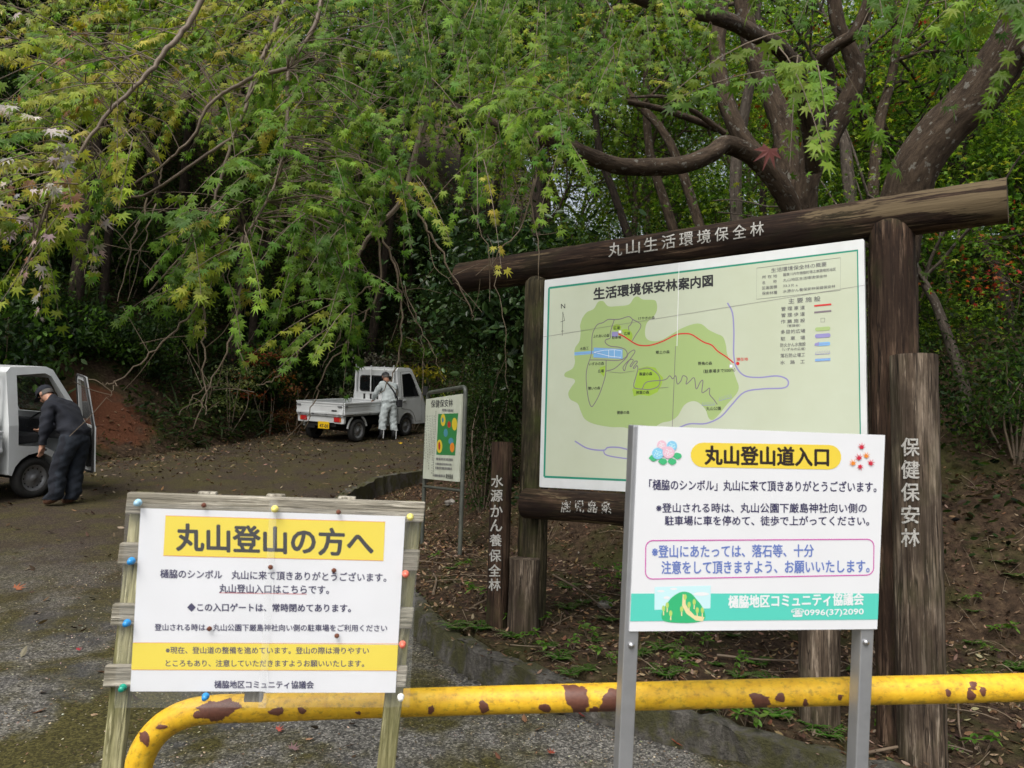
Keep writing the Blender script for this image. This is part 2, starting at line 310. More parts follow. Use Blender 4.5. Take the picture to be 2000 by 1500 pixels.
pmat('tinted_glass', (.006, .007, .008), None, rough=.04, spec=.8); pmat('wheel_steel', (.30, .31, .32), (.22, .22, .23), 20, .4, metal=.5); pmat('tail_red', (.42, .02, .02), None, rough=.15); pmat('tail_amber', (.55, .14, .02), None, rough=.15)
pmat('plate_yellow', (.72, .45, .01), None, rough=.4); pmat('seat_cloth', (.02, .02, .022), (.035, .035, .037), 40, .9); pmat('bed_floor', (.35, .36, .36), (.22, .22, .21), 8, .5)
pmat('work_cloth', (.44, .48, .48), (.33, .37, .37), 9, .9, bmp=.5, dist=.03); pmat('navy_cloth', (.0035, .0045, .009), (.007, .009, .016), 9, .9, bmp=.5, dist=.03); pmat('denim_cloth', (.008, .011, .018), (.014, .02, .03), 9, .9, bmp=.5, dist=.03)
pmat('skin', (.40, .22, .14), (.34, .17, .11), 20, .55); pmat('grey_hair', (.12, .11, .10), (.05, .045, .04), 90, .8); pmat('black_cloth', (.010, .010, .012), (.018, .018, .02), 20, .8); pmat('boot_black', (.010, .010, .011), None, rough=.45)
pmat('brown_leather', (.085, .038, .022), (.12, .06, .035), 18, .6); pmat('reflective', (.65, .66, .66), None, rough=.4)
pmat('stone', (.15, .135, .115), (.27, .25, .22), 14, .9, bmp=.6)
m, nt, b = newmat('clear_vinyl'); _set(b, 'Roughness', .12); _set(b, 'Alpha', .07); b.inputs['Base Color'].default_value = (.8, .82, .82, 1)
m, nt, b = newmat('worn_letter_paint')       # brushed on letters that flake away
b.inputs['Base Color'].default_value = (.40, .39, .36, 1); _set(b, 'Roughness', .85)
nt.links.new(ramp(nt, noise(nt, coords(nt), 75, 6, .8), [(.38, (0, 0, 0)), (.48, (1, 1, 1))]), b.inputs['Alpha'])
m, nt, b = newmat('flaked_letter_paint'); b.inputs['Base Color'].default_value = (.42, .41, .38, 1); _set(b, 'Roughness', .85)
nt.links.new(ramp(nt, noise(nt, coords(nt), 70, 5, .75), [(.48, (0, 0, 0)), (.54, (1, 1, 1))]), b.inputs['Alpha'])
m, nt, b = newmat('yellow_paint')
a = nt.nodes.new('ShaderNodeAttribute'); a.attribute_name = 'Col'; sp = nt.nodes.new('ShaderNodeSeparateColor'); nt.links.new(a.outputs['Color'], sp.inputs[0])
v = coords(nt, 'tc', (14, 14, 9)); n1 = noise(nt, v, 2, 7, .7); n2 = noise(nt, coords(nt, 'tc', (30, 30, 22)), 2, 7, .7); n3 = noise(nt, coords(nt, 'tc', (60, 60, 40)), 2, 5, .7)
yel = ramp(nt, n1, [(.3, (.62, .33, .012)), (.55, (.78, .47, .018)), (.75, (.82, .56, .06))])
yel = mixc(nt, ramp(nt, n2, [(.51, (0, 0, 0)), (.64, (.6,)*3)]), yel, (.22, .15, .02))
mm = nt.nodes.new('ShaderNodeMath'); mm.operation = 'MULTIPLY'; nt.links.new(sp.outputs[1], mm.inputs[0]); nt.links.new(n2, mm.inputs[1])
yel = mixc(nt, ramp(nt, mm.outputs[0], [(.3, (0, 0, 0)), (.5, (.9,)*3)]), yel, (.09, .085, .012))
rs = mixc(nt, n3, (.05, .016, .010), (.20, .075, .045))
rj = nt.nodes.new('ShaderNodeMath'); rj.operation = 'MULTIPLY_ADD'; nt.links.new(n3, rj.inputs[0]); rj.inputs[1].default_value = .55; rj2 = nt.nodes.new('ShaderNodeMath'); rj2.operation = 'SUBTRACT'; nt.links.new(sp.outputs[0], rj2.inputs[0]); rj2.inputs[1].default_value = .27; nt.links.new(rj2.outputs[0], rj.inputs[2])
stk = noise(nt, coords(nt, 'tc', (3, 3, 16)), 2, 4, .6); yel = mixc(nt, ramp(nt, stk, [(.56, (0, 0, 0)), (.75, (.45,)*3)]), yel, (.33, .15, .02))
c = mixc(nt, ramp(nt, rj.outputs[0], [(.44, (0, 0, 0)), (.50, (1, 1, 1))]), yel, rs); nt.links.new(c, b.inputs['Base Color']); _set(b, 'Roughness', .55)
bump(nt, b, sp.outputs[0], .5, .004)
# ------------------------------------------------------------------ ground, road, kerb
def grid(xs, ys, zf, name, mat, keep=None):
    X, Y = np.meshgrid(xs, ys); Z = zf(X, Y); n = len(xs); m = len(ys)
    i = np.arange(m-1)[:, None]*n+np.arange(n-1)[None]; f = np.stack([i, i+1, i+n+1, i+n], -1)
    if keep is not None: f = f[keep(.25*(X[:-1, :-1]+X[1:, 1:]+X[:-1, 1:]+X[1:, :-1]), .25*(Y[:-1, :-1]+Y[1:, 1:]+Y[:-1, 1:]+Y[1:, :-1]))]
    return MB().add(np.stack([X, Y, Z], -1).reshape(-1, 3), f.reshape(-1, 4), smooth=True).build(name, mat)
gx = np.unique(np.r_[np.linspace(-90, -20, 18), np.arange(-20, -3, .5), np.arange(-3, 5, .1), np.arange(5, 20, .5), np.linspace(20, 90, 16)])
gy = np.unique(np.r_[np.linspace(-15, 1, 12), np.arange(1, 2.5, .3), np.arange(2.5, 14, .1), np.arange(14, 40, .5), np.linspace(40, 110, 20)])
tag(grid(gx, gy, zground, 'ground', 'forest_soil'), kind='structure')
def zroad_cut(x, y): return zroad(x, y)-.6*inside(x, y, PK)
tag(grid(np.unique(np.r_[np.arange(-30, -3.2, .4), np.arange(-3.2, 3.2, .09), np.arange(3.2, 12, .3)]), np.unique(np.r_[np.arange(-14, 2, .5), np.arange(2, 17, .09), np.arange(17, 29, .4)]), zroad_cut, 'road', 'mossy_asphalt'), kind='structure')
kb = MB(); KP = cat_rom(KERB[::1], 2); kt = np.gradient(KP, axis=0); kt /= np.linalg.norm(kt, axis=1)[:, None]; kn = np.c_[-kt[:, 1], kt[:, 0]]
kr = zroad(KP[:, 0], KP[:, 1]); top = kr+np.interp(KP[:, 1], [3, 6, 8, 10, 12.5, 16], [.155, .155, .11, .05, .03, .03])+.010*rng.normal(size=len(KP))+.022*wob(KP[:, 0]*2.3, KP[:, 1]*2.3)
prof = [(.08, -.5), (.075, 0), (.062, 1), (.04, 1.04), (-.05, 1.04), (-.075, .97), (-.09, -.9)]
vv = []
for o_, hh in prof:
    z = np.where(hh < 0, kr+hh*.5, kr+(top-kr)*hh); q = KP+kn*(o_+.018*wob(KP[:, 0]*3+hh, KP[:, 1]*3)[:, None])+.010*rng.normal(size=KP.shape); vv.append(np.c_[q, z])
vv = np.stack(vv, 1); n = len(prof); i = np.arange(len(KP)-1)[:, None]*n+np.arange(n-1)[None]
kb.add(vv.reshape(-1, 3), np.stack([i, i+1, i+n+1, i+n], -1).reshape(-1, 4)); tag(kb.build('kerb', 'mossy_concrete'), kind='structure')
# ------------------------------------------------------------------ panels, print and lettering
class Panel:
    def __init__(s, O, U, V, W, H):
        s.O = np.asarray(O, float); s.U = nrm(U); V = np.asarray(V, float); s.V = nrm(V-s.U*(V@s.U)); s.N = np.cross(s.V, s.U)   # V points down, N to the viewer
        s.W, s.H = W, H; s.M = np.array([s.U, -s.N, -s.V]); s.lay = .0006
    def pt(s, u, v, h=0): return s.O+s.U*u+s.V*v+s.N*h
    def uv(s, px):
        r = rays(px); t = ((s.O-EYE)@s.N)/(r@s.N); q = EYE+t[:, None]*r-s.O; return np.c_[q@s.U, q@s.V]
    def put(s, px, h): q = s.uv(px); return s.O+q[:, :1]*s.U+q[:, 1:]*s.V+s.N*h
    def up(s): s.lay += .00002; return s.lay
class Log:
    def __init__(s, A, B, r): s.A = np.asarray(A, float); s.D = nrm(np.asarray(B)-A); s.r = r
    def put(s, px, h):
        r = rays(px); R = s.r+h; o = EYE-s.A; o = o-s.D*(o@s.D); d = r-np.outer(r@s.D, s.D)
        a = (d*d).sum(1); b = 2*d@o; c = o@o-R*R; k = np.maximum(b*b-4*a*c, 0); return EYE+((-b-np.sqrt(k))/(2*a))[:, None]*r
    def up(s): return .005
_tc = {}
def glyphs(s):
    if s not in _tc:
        cu = bpy.data.curves.new('t', 'FONT'); cu.body = s; cu.resolution_u = 3; o = bpy.data.objects.new('t', cu)
        me = bpy.data.meshes.new_from_object(o); v = np.zeros(len(me.vertices)*3); me.vertices.foreach_get('co', v); v = v.reshape(-1, 3)[:, :2]
        f = [tuple(p.vertices) for p in me.polygons]; bpy.data.objects.remove(o); bpy.data.curves.remove(cu); bpy.data.meshes.remove(me); _tc[s] = (v, f)
    return _tc[s]
def subdiv(v, f, L):
    bm = bmesh.new(); vs = [bm.verts.new((a, b, 0)) for a, b in v]
    for q in f:
        try: bm.faces.new([vs[i] for i in q])
        except ValueError: pass
    for _ in range(4):
        e = [e for e in bm.edges if e.calc_length() > L]
        if not e: break
        bmesh.ops.subdivide_edges(bm, edges=e, cuts=1); bmesh.ops.triangulate(bm, faces=bm.faces[:])
    bm.verts.index_update(); r = np.array([x.co[:2] for x in bm.verts]), [tuple(x.index for x in q.verts) for q in bm.faces]; bm.free(); return r
class Print:      # one mesh per ink colour, all lying on the surface
    def __init__(s, surf): s.S = surf; s.b = {}
    def mb(s, ink): return s.b.setdefault(ink, MB())
    def text(s, t, L, R, h, ink, bold=0.0, Z=None, fine=0):
        if Z: L, R = Z([L, R]); h *= Z.k
        v, f = glyphs(t)
        if fine: v, f = subdiv(v, f, fine)
        lo, hi = v.min(0), v.max(0); x = (v-lo)/(hi-lo); L = np.array(L, float); R = np.array(R, float); d = R-L; upv = np.array([0, -1.0])*h
        offs = [(0, 0)]+([(math.cos(a), math.sin(a)) for a in np.arange(6)*math.pi/3] if bold else [])
        z = s.S.up()
        for i, (a, c) in enumerate(offs):
            s.mb(ink).add(s.S.put(L+x[:, :1]*d+(x[:, 1:]-.5)*upv+np.array([a, c])*bold*h, z+i*.000002), f)
        return s
    def poly(s, pts, ink, Z=None, smooth=0):
        if smooth: q = np.array(list(pts)+[pts[0]], float); pts = cat_rom(q, smooth)[:-1]
        if Z: pts = Z(pts)
        s.mb(ink).add(s.S.put(np.array(pts, float), s.S.up()), [tuple(range(len(pts)))]); return s
    def line(s, pts, w, ink, Z=None, smooth=0, closed=False):
        pts = np.array(list(pts)+([pts[0]] if closed else []), float)
        if smooth: pts = cat_rom(pts, smooth)
        if Z: pts = np.array(Z(pts)); w *= Z.k
        q = s.S.put(pts, s.S.up()); t = np.gradient(q, axis=0)
        if closed: t[0] = t[-1] = q[1]-q[0]+q[-1]-q[-2]
        n = np.cross(t, s.S.N); n /= np.linalg.norm(n, axis=1)[:, None]+1e-12
        d = (q-EYE)@FW; hw = (w/2*d/FPX)[:, None]; m = len(q); i = np.arange(m-1)
        s.mb(ink).add(np.vstack([q+n*hw, q-n*hw]), np.stack([i, i+1, i+1+m, i+m], -1)); return s
    def ell(s, c, rx, ry, ink, Z=None, n=20): return s.poly([(c[0]+rx*math.cos(a), c[1]+ry*math.sin(a)) for a in np.arange(n)*2*math.pi/n], ink, Z)
    def build(s, parent):
        names = {'ink_white': 'white_lettering', 'ink_black': 'black_lettering', 'ink_navy': 'navy_lettering', 'ink_brown': 'brown_lettering', 'ink_blue': 'blue_lettering', 'ink_grey': 'grey_lettering'}
        for k, b in s.b.items(): b.build(names.get(k, 'printed_shape'), k, parent)
def frame(x0, y0, k):
    f = zm(x0, y0, k); f.k = k; return f
def pill(a, b, r, Z, n=10):      # stadium outline between two centres, in frame units
    a, b = np.array(a, float), np.array(b, float); d = nrm(b-a); p = np.array([-d[1], d[0]]); o = []
    for c, s0 in ((b, -1), (a, 1)):
        for t in np.linspace(-math.pi/2, math.pi/2, n): o.append(c+r*(-s0*d*math.cos(t)+(-s0)*p*math.sin(t)))
    return [tuple(x) for x in o]
def rrect(q, r, n=5):
    q = np.array(q, float); o = []
    for i in range(4):
        a, b, c = q[i-1], q[i], q[(i+1) % 4]; u, w = nrm(a-b)*r, nrm(c-b)*r
        for t in np.linspace(0, math.pi/2, n): o.append(b+u*(1-math.sin(t))+w*(1-math.cos(t)))
    return [tuple(x) for x in o]
def star(c, r, rot=0): 
    o = []
    for k, a in enumerate((-130, -80, -40, 0, 40, 80, 130)):
        L = (.5, .8, .95, 1.05, .95, .8, .5)[k]
        for da, l in ((0, L), (20 if k < 6 else 35, .32)):
            t = R_(a+da+rot); o.append((c[0]+r*l*math.sin(t), c[1]-r*l*math.cos(t)))
    return o
# --- the big map board on logs
U = np.array([.82, -.5724, 0]); MP = Panel((.216, 5.506, 2.819), U, (0, 0, -1), 2.155, 1.5)
mapsign = thing('map_signboard', 'big guide map of the forest on a white board framed by dark logs', 'sign', (MP.pt(1.08, 2.4)[0], MP.pt(1.08, 2.4)[1], .3), MP.M)
MB().prism([(0, .006), (.006, 0), (2.149, 0), (2.155, .006), (2.155, 1.494), (2.149, 1.5), (.006, 1.5), (0, 1.494)], MP.pt(0, 0, -.03), MP.U, MP.V, MP.N, .03).build('map_board', 'board_white', mapsign)
def log(name, A, B, r, mat, parent, nseg=None, n=36, wob_=.055, taper=1.0, cone=0):
    A = np.array(A, float); B = np.array(B, float); L = np.linalg.norm(B-A); m = nseg or max(6, int(L/.06)); t = np.linspace(0, 1, m)
    b = MB(); rr = r*(1+(taper-1)*t); pts = A+(B-A)*t[:, None]
    if cone: rr = np.r_[rr, rr[-1]*.6, rr[-1]*.12]; pts = np.vstack([pts, B+nrm(B-A)*cone*.6, B+nrm(B-A)*cone])
    b.tube(pts, rr, n, tc=True, wob=wob_, off=rng.uniform(0, 5)*(0 if 'beam' in mat else 1)); return b.build(name, mat, parent)
inn = -.10
for uu, dep, nm, z0 in ((-.112, inn, 'mossy_post', .22), (2.155+.125, inn, 'log_wood', -.15)):
    q = MP.pt(uu, 0, dep); tz = 2.83 if uu < 0 else 2.90; r = .104 if uu < 0 else .118
    log('post', (q[0], q[1], z0), (q[0], q[1], tz), r, nm, mapsign, cone=.09)
bl, br_ = P(903, 545, 5.95), None
bc = MP.pt(0, 0, inn-.02); ax = MP.U
def on_axis(px, z): # point of the beam's vertical plane seen at column px
    r = rays((px, 500))[0]; n = MP.N; t = ((bc-EYE)@n)/(r@n); return EYE+t*r
a0, b0 = on_axis(903, 0), on_axis(1972, 0); zb = 2.958
BEAM = Log((a0[0], a0[1], zb), (b0[0], b0[1], zb), .122); log('beam', (a0[0], a0[1], zb), (b0[0], b0[1], zb), .122, 'beam_wood', mapsign, wob_=.05)
ll = MP.pt(-.08, 1.5+.115, .04); lr = MP.pt(2.1, 1.5+.115, .04); LOWER = Log(ll, lr, .105); log('lower_rail', ll, lr, .105, 'beam_wood', mapsign, wob_=.05)
q = MP.pt(-.066, 0, .06); log('support_log', (q[0], q[1], .2), (q[0], q[1], .82), .108, 'weathered_post', mapsign)
q = MP.pt(1.90, 0, .05); log('support_log', (q[0], q[1], -.15), (q[0], q[1], 1.0), .105, 'weathered_post', mapsign)
pr = Print(BEAM)
for k_, ch in enumerate('丸山生活環境保全林'): x, y = 1202+34.6*k_, 487-5.0*k_; pr.text(ch, (x-13.5, y+2), (x+13, y-2), 27, 'worn_letter_paint', .008, fine=.15)
for k, b in pr.b.items(): b.build('white_lettering', k, mapsign)
pr = Print(LOWER)
for ch, x, y in zip('鹿児島県', (1105, 1131, 1157, 1184), (989, 989, 990, 992)): pr.text(ch, (x-9.5, y), (x+9.5, y), 23, 'flaked_letter_paint', .02, fine=.15)
for k, b in pr.b.items(): b.build('flaked_lettering', k, mapsign)
# print on the map
Z3 = frame(1040, 460, .36); Z4 = frame(1080, 560, .2); Z5 = frame(1450, 480, 1/6)
pr = Print(MP)
(ua, va), (ub, vb) = MP.uv(Z3([(90, 285), (1763, 66)])); vc = 1.5-.075
def uvpx(u, v): 
    d = MP.pt(u, v)-EYE; return (1000+FPX*(d@RT)/(d@FW), 750-FPX*(d@UP)/(d@FW))
bx = [uvpx(u, v) for u, v in ((ua, va), (ub, va), (ub, vc), (ua, vc))]
pr.poly(bx, 'map_field'); pr.line(bx, 4.2, 'ink_green_line', closed=False); pr.line([bx[3], bx[0]], 4.2, 'ink_green_line')
blob = [(285, 310), (330, 250), (400, 215), (440, 150), (490, 140), (540, 190), (620, 190), (740, 175), (790, 110), (830, 95), (880, 125), (990, 130), (1015, 170), (1015, 230), (985, 290), (920, 350), (900, 430), (910, 500), (960, 530), (1050, 525), (1150, 470), (1250, 410), (1370, 365), (1450, 365), (1520, 420), (1600, 460), (1660, 490), (1690, 570), (1700, 650), (1740, 760), (1790, 900), (1815, 980), (1790, 1050), (1700, 1150), (1620, 1250), (1560, 1300), (1520, 1280), (1490, 1200), (1420, 1130), (1350, 1120), (1280, 1160), (1220, 1260), (1150, 1310), (1060, 1330), (960, 1390), (820, 1415), (700, 1375), (560, 1370), (400, 1340), (310, 1290), (270, 1210), (240, 1140), (170, 1100), (150, 1040), (180, 980), (215, 930), (200, 900), (120, 880), (120, 840), (190, 800), (215, 740), (210, 680), (215, 600), (260, 530), (270, 430), (265, 380)]
pr.poly(blob, 'map_wood', Z4, 4)
pr.poly([(830, 800), (920, 778), (1000, 790), (1040, 850), (1078, 890), (1060, 960), (1020, 1030), (940, 1068), (840, 1055), (790, 1072), (775, 1005), (800, 960)], 'map_bright', Z4)
pr.ell((625, 398), 42, 32, 'map_bright', Z4); pr.poly([(670, 420), (730, 415), (775, 460), (770, 520), (745, 520), (700, 470)], 'map_bright', Z4, 4); pr.poly([(455, 790), (515, 770), (500, 880), (470, 850)], 'map_bright', Z4)
pr.poly([(575, 440), (635, 440), (635, 490), (575, 490)], 'map_purple', Z4)
pr.poly([(210, 640), (400, 625), (400, 655), (210, 672)], 'map_blue', Z4); pr.poly([(400, 595), (680, 610), (680, 705), (395, 690)], 'map_blue', Z4)
for a in ([(400, 595), (680, 610), (680, 705), (395, 690)],): pr.line(a, 4, 'map_purple', Z4, closed=True)
pr.line([(400, 640), (500, 620), (600, 615), (670, 625), (665, 690), (560, 680), (400, 640)], 4, 'ink_white', Z4); pr.line([(545, 615), (545, 690)], 4, 'ink_white', Z4); pr.line([(600, 615), (600, 690)], 4, 'ink_white', Z4); pr.line([(215, 655), (480, 645)], 3, 'map_purple', Z4)
for a in ([(600, 320), (560, 450), (560, 500), (515, 520), (515, 550), (560, 580), (640, 590), (700, 610), (725, 650), (710, 690), (640, 720), (500, 716), (360, 715)],
          [(600, 320), (540, 320), (490, 350), (430, 375), (385, 470), (380, 600), (370, 680), (340, 770), (325, 860), (330, 980), (350, 1110), (375, 1170), (400, 1150), (450, 1060), (490, 950), (515, 850), (520, 720)],
          [(600, 320), (660, 315), (740, 292), (780, 320), (850, 360), (855, 400), (810, 470), (775, 530)], [(780, 320), (760, 370), (740, 390), (742, 425)],
          [(520, 825), (600, 800), (670, 740), (720, 690), (740, 650), (790, 618), (800, 640), (760, 700), (720, 760), (700, 820), (685, 790), (720, 740), (760, 710), (785, 720), (755, 770), (765, 780), (800, 730), (825, 735), (785, 790), (800, 795), (820, 770), (830, 805), (810, 880), (790, 950), (800, 990), (870, 1000), (950, 1003), (1030, 970), (1045, 900), (1010, 840), (930, 795), (840, 810)],
          [(870, 1000), (920, 930), (1090, 910), (1140, 870), (1170, 900), (1200, 870), (1215, 950), (1250, 920), (1270, 870), (1310, 890), (1300, 950), (1330, 930), (1380, 890), (1400, 1000), (1440, 930), (1465, 920), (1455, 1030), (1490, 1020), (1530, 990), (1530, 1050), (1570, 1100), (1605, 1150)]):
    pr.line(a, 9, 'map_grey', Z4, 5)
pr.line([(640, 460), (700, 490), (800, 555), (870, 575), (960, 570), (1080, 530), (1200, 470), (1290, 458), (1360, 470), (1470, 540), (1550, 570), (1610, 630), (1700, 690), (1765, 745)], 13, 'map_red', Z4, 5)
pr.line([(1058, 365), (1085, 420), (1093, 520), (1092, 640), (1105, 710), (1150, 760), (1230, 770), (1330, 762), (1385, 785), (1370, 825), (1250, 832), (1150, 850), (1080, 920), (1020, 985), (940, 1020), (850, 1022), (780, 1050)], 8, 'map_purple', Z3, 5)
pr.line([(230, 1115), (300, 1155), (385, 1165), (410, 1150), (470, 1150), (560, 1167), (700, 1160)], 8, 'map_purple', Z3, 5); pr.line([(385, 1165), (400, 1190), (470, 1205), (560, 1212), (700, 1200)], 7, 'map_purple', Z3, 5); pr.line([(510, 1325), (560, 1300), (620, 1270)], 6, 'map_purple', Z3, 3)
pr.ell((1805, 750), 17, 17, 'map_red', Z4)
for c, r in (((655, 440), 14), ((1740, 775), 16)): pr.poly([(c[0]-r, c[1]-r), (c[0]+r, c[1]-r), (c[0]+r, c[1]+r), (c[0]-r, c[1]+r)], 'ink_white', Z4); pr.line([(c[0]-r, c[1]-r), (c[0]+r, c[1]-r), (c[0]+r, c[1]+r), (c[0]-r, c[1]+r)], 3, 'ink_grey', Z4, closed=True)
def zig(a, b, h, n, Z, w, ink): 
    a, b = np.array(a, float), np.array(b, float); pr.line([tuple(a+(b-a)*i/(2*n)+np.array([0, -h*(i % 2)])) for i in range(2*n+1)], w, ink, Z); pr.line([tuple(a), tuple(b)], w, ink, Z)
zig((1455, 1160), (1580, 1155), 32, 8, Z4, 4, 'map_purple'); zig((1622, 1115), (1745, 1082), 36, 8, Z4, 4, 'map_purple')
for t, L, R, h in (('けやきの森', (835, 310), (995, 302), 30), ('広場', (592, 403), (653, 401), 32), ('広場', (694, 459), (753, 456), 32), ('駐車場', (577, 498), (665, 493), 30), ('ふれあいの森', (395, 485), (550, 475), 32), ('水路工', (265, 606), (350, 598), 30), ('いずみの森', (352, 755), (500, 748), 32), ('広場', (440, 825), (497, 822), 32), ('憩いの森', (345, 993), (462, 989), 32), ('展望の森', (842, 853), (970, 850), 32), ('照葉の森', (813, 1034), (940, 1030), 32), ('郷土の森', (1005, 641), (1140, 636), 32), ('野鳥の森', (1418, 750), (1555, 746), 34), ('（駐車場まで500ｍ）', (1470, 828), (1780, 813), 38), ('健康の森', (625, 1229), (748, 1227), 34), ('丸山公園', (1497, 1191), (1640, 1188), 36), ('N', (80, 191), (120, 189), 44)):
    pr.text(t, L, R, h, 'ink_black', .012, Z4)
pr.text('現在地', (1793, 710), (1905, 706), 32, 'map_red', .012, Z4)
for a in ([(97, 245), (92, 478)], [(97, 245), (115, 330)], [(75, 345), (118, 328)], [(80, 434), (105, 432)]): pr.line(a, 4, 'ink_black', Z4)
pr.text('生活環境保安林案内図', (333, 318), (978, 243), 64, 'ink_black', .035, Z3)
pr.line([(170, 262), (1150, 140), (1148, 523), (165, 627)], 4, 'ink_grey', Z5, closed=True)
for t, L, R, h in (('生活環境保全林の概要', (338, 291), (985, 215), 52), ('所 在 地', (232, 370), (408, 352), 38), ('名　　称', (232, 436), (403, 416), 38), ('区画面積', (232, 497), (408, 480), 38), ('保安林種', (230, 560), (408, 546), 38), ('薩摩川内市樋脇町塔之原猿喉尻地区', (478, 341), (1095, 274), 36), ('丸山地区生活環境保全林', (478, 406), (993, 352), 36), ('33.3Ｒ a', (478, 470), (648, 460), 28), ('水源かん養保安林保健保安林', (478, 536), (1090, 474), 36), ('主 要 施 設', (540, 651), (915, 618), 60),
                   ('管 理 車 道', (455, 741), (733, 722), 46), ('管 理 歩 道', (455, 816), (733, 797), 46), ('作 業 施 設', (450, 891), (735, 873), 46), ('（管理棟）', (525, 938), (678, 932), 32), ('多目的広場', (452, 1011), (738, 996), 46), ('駐　車　場', (450, 1090), (735, 1076), 46), ('防火かん水施設', (445, 1166), (742, 1150), 46), ('（いずみの広場）', (468, 1216), (738, 1206), 34), ('落石防止堰工', (447, 1289), (735, 1275), 46), ('水　路　工', (445, 1370), (733, 1356), 46)):
    pr.text(t, L, R, h, 'ink_grey', .01, Z5)
pr.line([(843, 705), (1043, 686)], 20, 'map_red', Z5); pr.line([(843, 782), (1043, 763)], 20, 'map_grey', Z5); pr.line([(920, 850), (965, 848), (965, 893), (920, 894)], 4, 'ink_grey', Z5, closed=True)
pr.poly(pill((875, 979), (1010, 968), 22, Z5), 'map_wood', Z5); pr.poly(pill((875, 1059), (1010, 1049), 24, Z5), 'map_purple', Z5); pr.poly(pill((885, 1156), (1010, 1147), 21, Z5), 'map_blue', Z5); pr.poly([(845, 1172), (850, 1145), (900, 1128), (900, 1172)], 'map_purple', Z5); pr.line([(885, 1156), (1010, 1147)], 5, 'map_purple', Z5)
zig((855, 1275), (1028, 1265), 40, 9, Z5, 5, 'map_purple'); pr.line([(853, 1341), (1033, 1331)], 32, 'map_blue', Z5); pr.line([(853, 1330), (1033, 1320)], 5, 'map_purple', Z5); pr.line([(853, 1352), (1033, 1342)], 5, 'map_purple', Z5)
pr.line([uvpx(.0, .42), uvpx(2.155, .27)], .55, 'map_grey'); pr.line([uvpx(1.02, .55), uvpx(1.0, 1.15)], 1.0, 'map_grey'); pr.line([uvpx(1.04, .0), uvpx(1.03, .55)], 1.2, 'ink_white')
pr.line([(540, 830), (660, 842), (800, 822)], 3, 'map_grey', Z4); pr.line([(1020, 990), (1130, 982)], 3, 'map_grey', Z4)
pr.build(mapsign)
# --- lettered posts beside the map
for (name, px, d, r, ztop, zbase, wood, txt, pts, hh, lab) in (
  ('lettered_post', 1788, 4.08, .116, None, None, 'weathered_post', '保健保安林', [(1778, 873), (1778, 917), (1778, 961), (1778, 1005), (1778, 1050)], 35, 'thick brown log post with five white characters in front of the right map post'),
  ('lettered_post', 980, 5.55, .078, None, None, 'log_wood', '水源かん養保全林', [(971, 940), (970, 968), (970, 998), (969, 1026), (968, 1055), (967, 1085), (966, 1114), (966, 1142)], 23, 'slim dark log post with eight white characters left of the map board')):
    zt = P(px, 692 if px > 1500 else 863, d)[2]; c = P(px, 900, d); g = float(zsurf(c[0], c[1]))
    t = thing(name, lab, 'post', (c[0], c[1], g), group='lettered log posts')
    log('log', (c[0], c[1], g-.1), (c[0], c[1], zt), r, wood, t, wob_=.03)
    S = Log((c[0], c[1], 0), (c[0], c[1], 1), r); pr = Print(S)
    for ch, (x, y) in zip(txt, pts): pr.text(ch, (x-hh*.5, y), (x+hh*.5, y), hh, 'worn_letter_paint', .02, fine=.15)
    for k, b in pr.b.items(): b.build('white_lettering', k, t)
# --- the entrance notice on aluminium legs
EN = Panel((.311, 1.87, 1.594), (.985, .172, .0), (0, .0926, -.9957), .6664, .5)
ens = thing('entrance_notice', 'white printed notice with a yellow title pill and teal band on aluminium legs', 'sign', EN.pt(.33, 1.6), EN.M)
MB().prism([(0, 0), (.6664, 0), (.6664, .5), (0, .5)], EN.pt(0, 0, -.004), EN.U, EN.V, EN.N, .004).build('notice_panel', 'sheet_white', ens)
for u in (.007, .643):
    b = MB(); b.box(EN.pt(u, .83+(.02 if u > .1 else 0), -.025), (.0185, .0205, .83), EN.M); b.build('leg', 'alu', ens, bev=.003)
    MB().lathe([(-.002, .0), (-.002, .008), (.004, .007), (.006, 0)], EN.pt(u+(.0 if u < .1 else -.005), .535, -.003), EN.N, 12).build('bolt', 'steel_bolt', ens)
Z2 = frame(1200, 820, 660/1456); pr = Print(EN)
pr.poly(pill((381, 151), (924, 161), 53, Z2), 'ink_banner', Z2); pr.text('丸山登山道入口', (390, 152), (922, 160), 80, 'ink_brown', .04, Z2)
pr.text('「樋脇のシンボル」丸山に来て頂きありがとうございます。', (150, 279), (1128, 289), 46, 'ink_navy', .018, Z2)
pr.text('※登山される時は、丸山公園下厳島神社向い側の', (180, 379), (1086, 380), 41, 'ink_navy', .018, Z2); pr.text('駐車場に車を停めて、徒歩で上がってください。', (217, 434), (1097, 435), 41, 'ink_navy', .018, Z2)
pr.line(rrect([(135, 520), (1118, 514), (1116, 668), (133, 686)], 30), 4.5, 'ink_magenta', Z2, closed=True)
pr.text('※登山にあたっては、落石等、十分', (162, 567), (858, 563), 54, 'ink_blue', .018, Z2); pr.text('注意をして頂きますよう、お願いいたします。', (203, 636), (1098, 630), 56, 'ink_blue', .018, Z2)
e0 = EN.uv(Z2([(88, 748), (1143, 860)])); q = [(0, e0[0, 1]), (EN.W, e0[0, 1]), (EN.W, e0[1, 1]), (0, e0[1, 1])]
z = EN.up(); pr.mb('ink_teal').add(np.array([EN.pt(u, v, z) for u, v in q]), [(0, 1, 2, 3)])
pr.poly([(173, 720), (415, 714), (413, 812), (172, 818)], 'ink_cyan', Z2)
for c in ((200, 738, 16, 5), (255, 728, 15, 5), (225, 766, 14, 6), (374, 750, 34, 8)): pr.ell(c[:2], c[2], c[3], 'ink_white', Z2, 14)
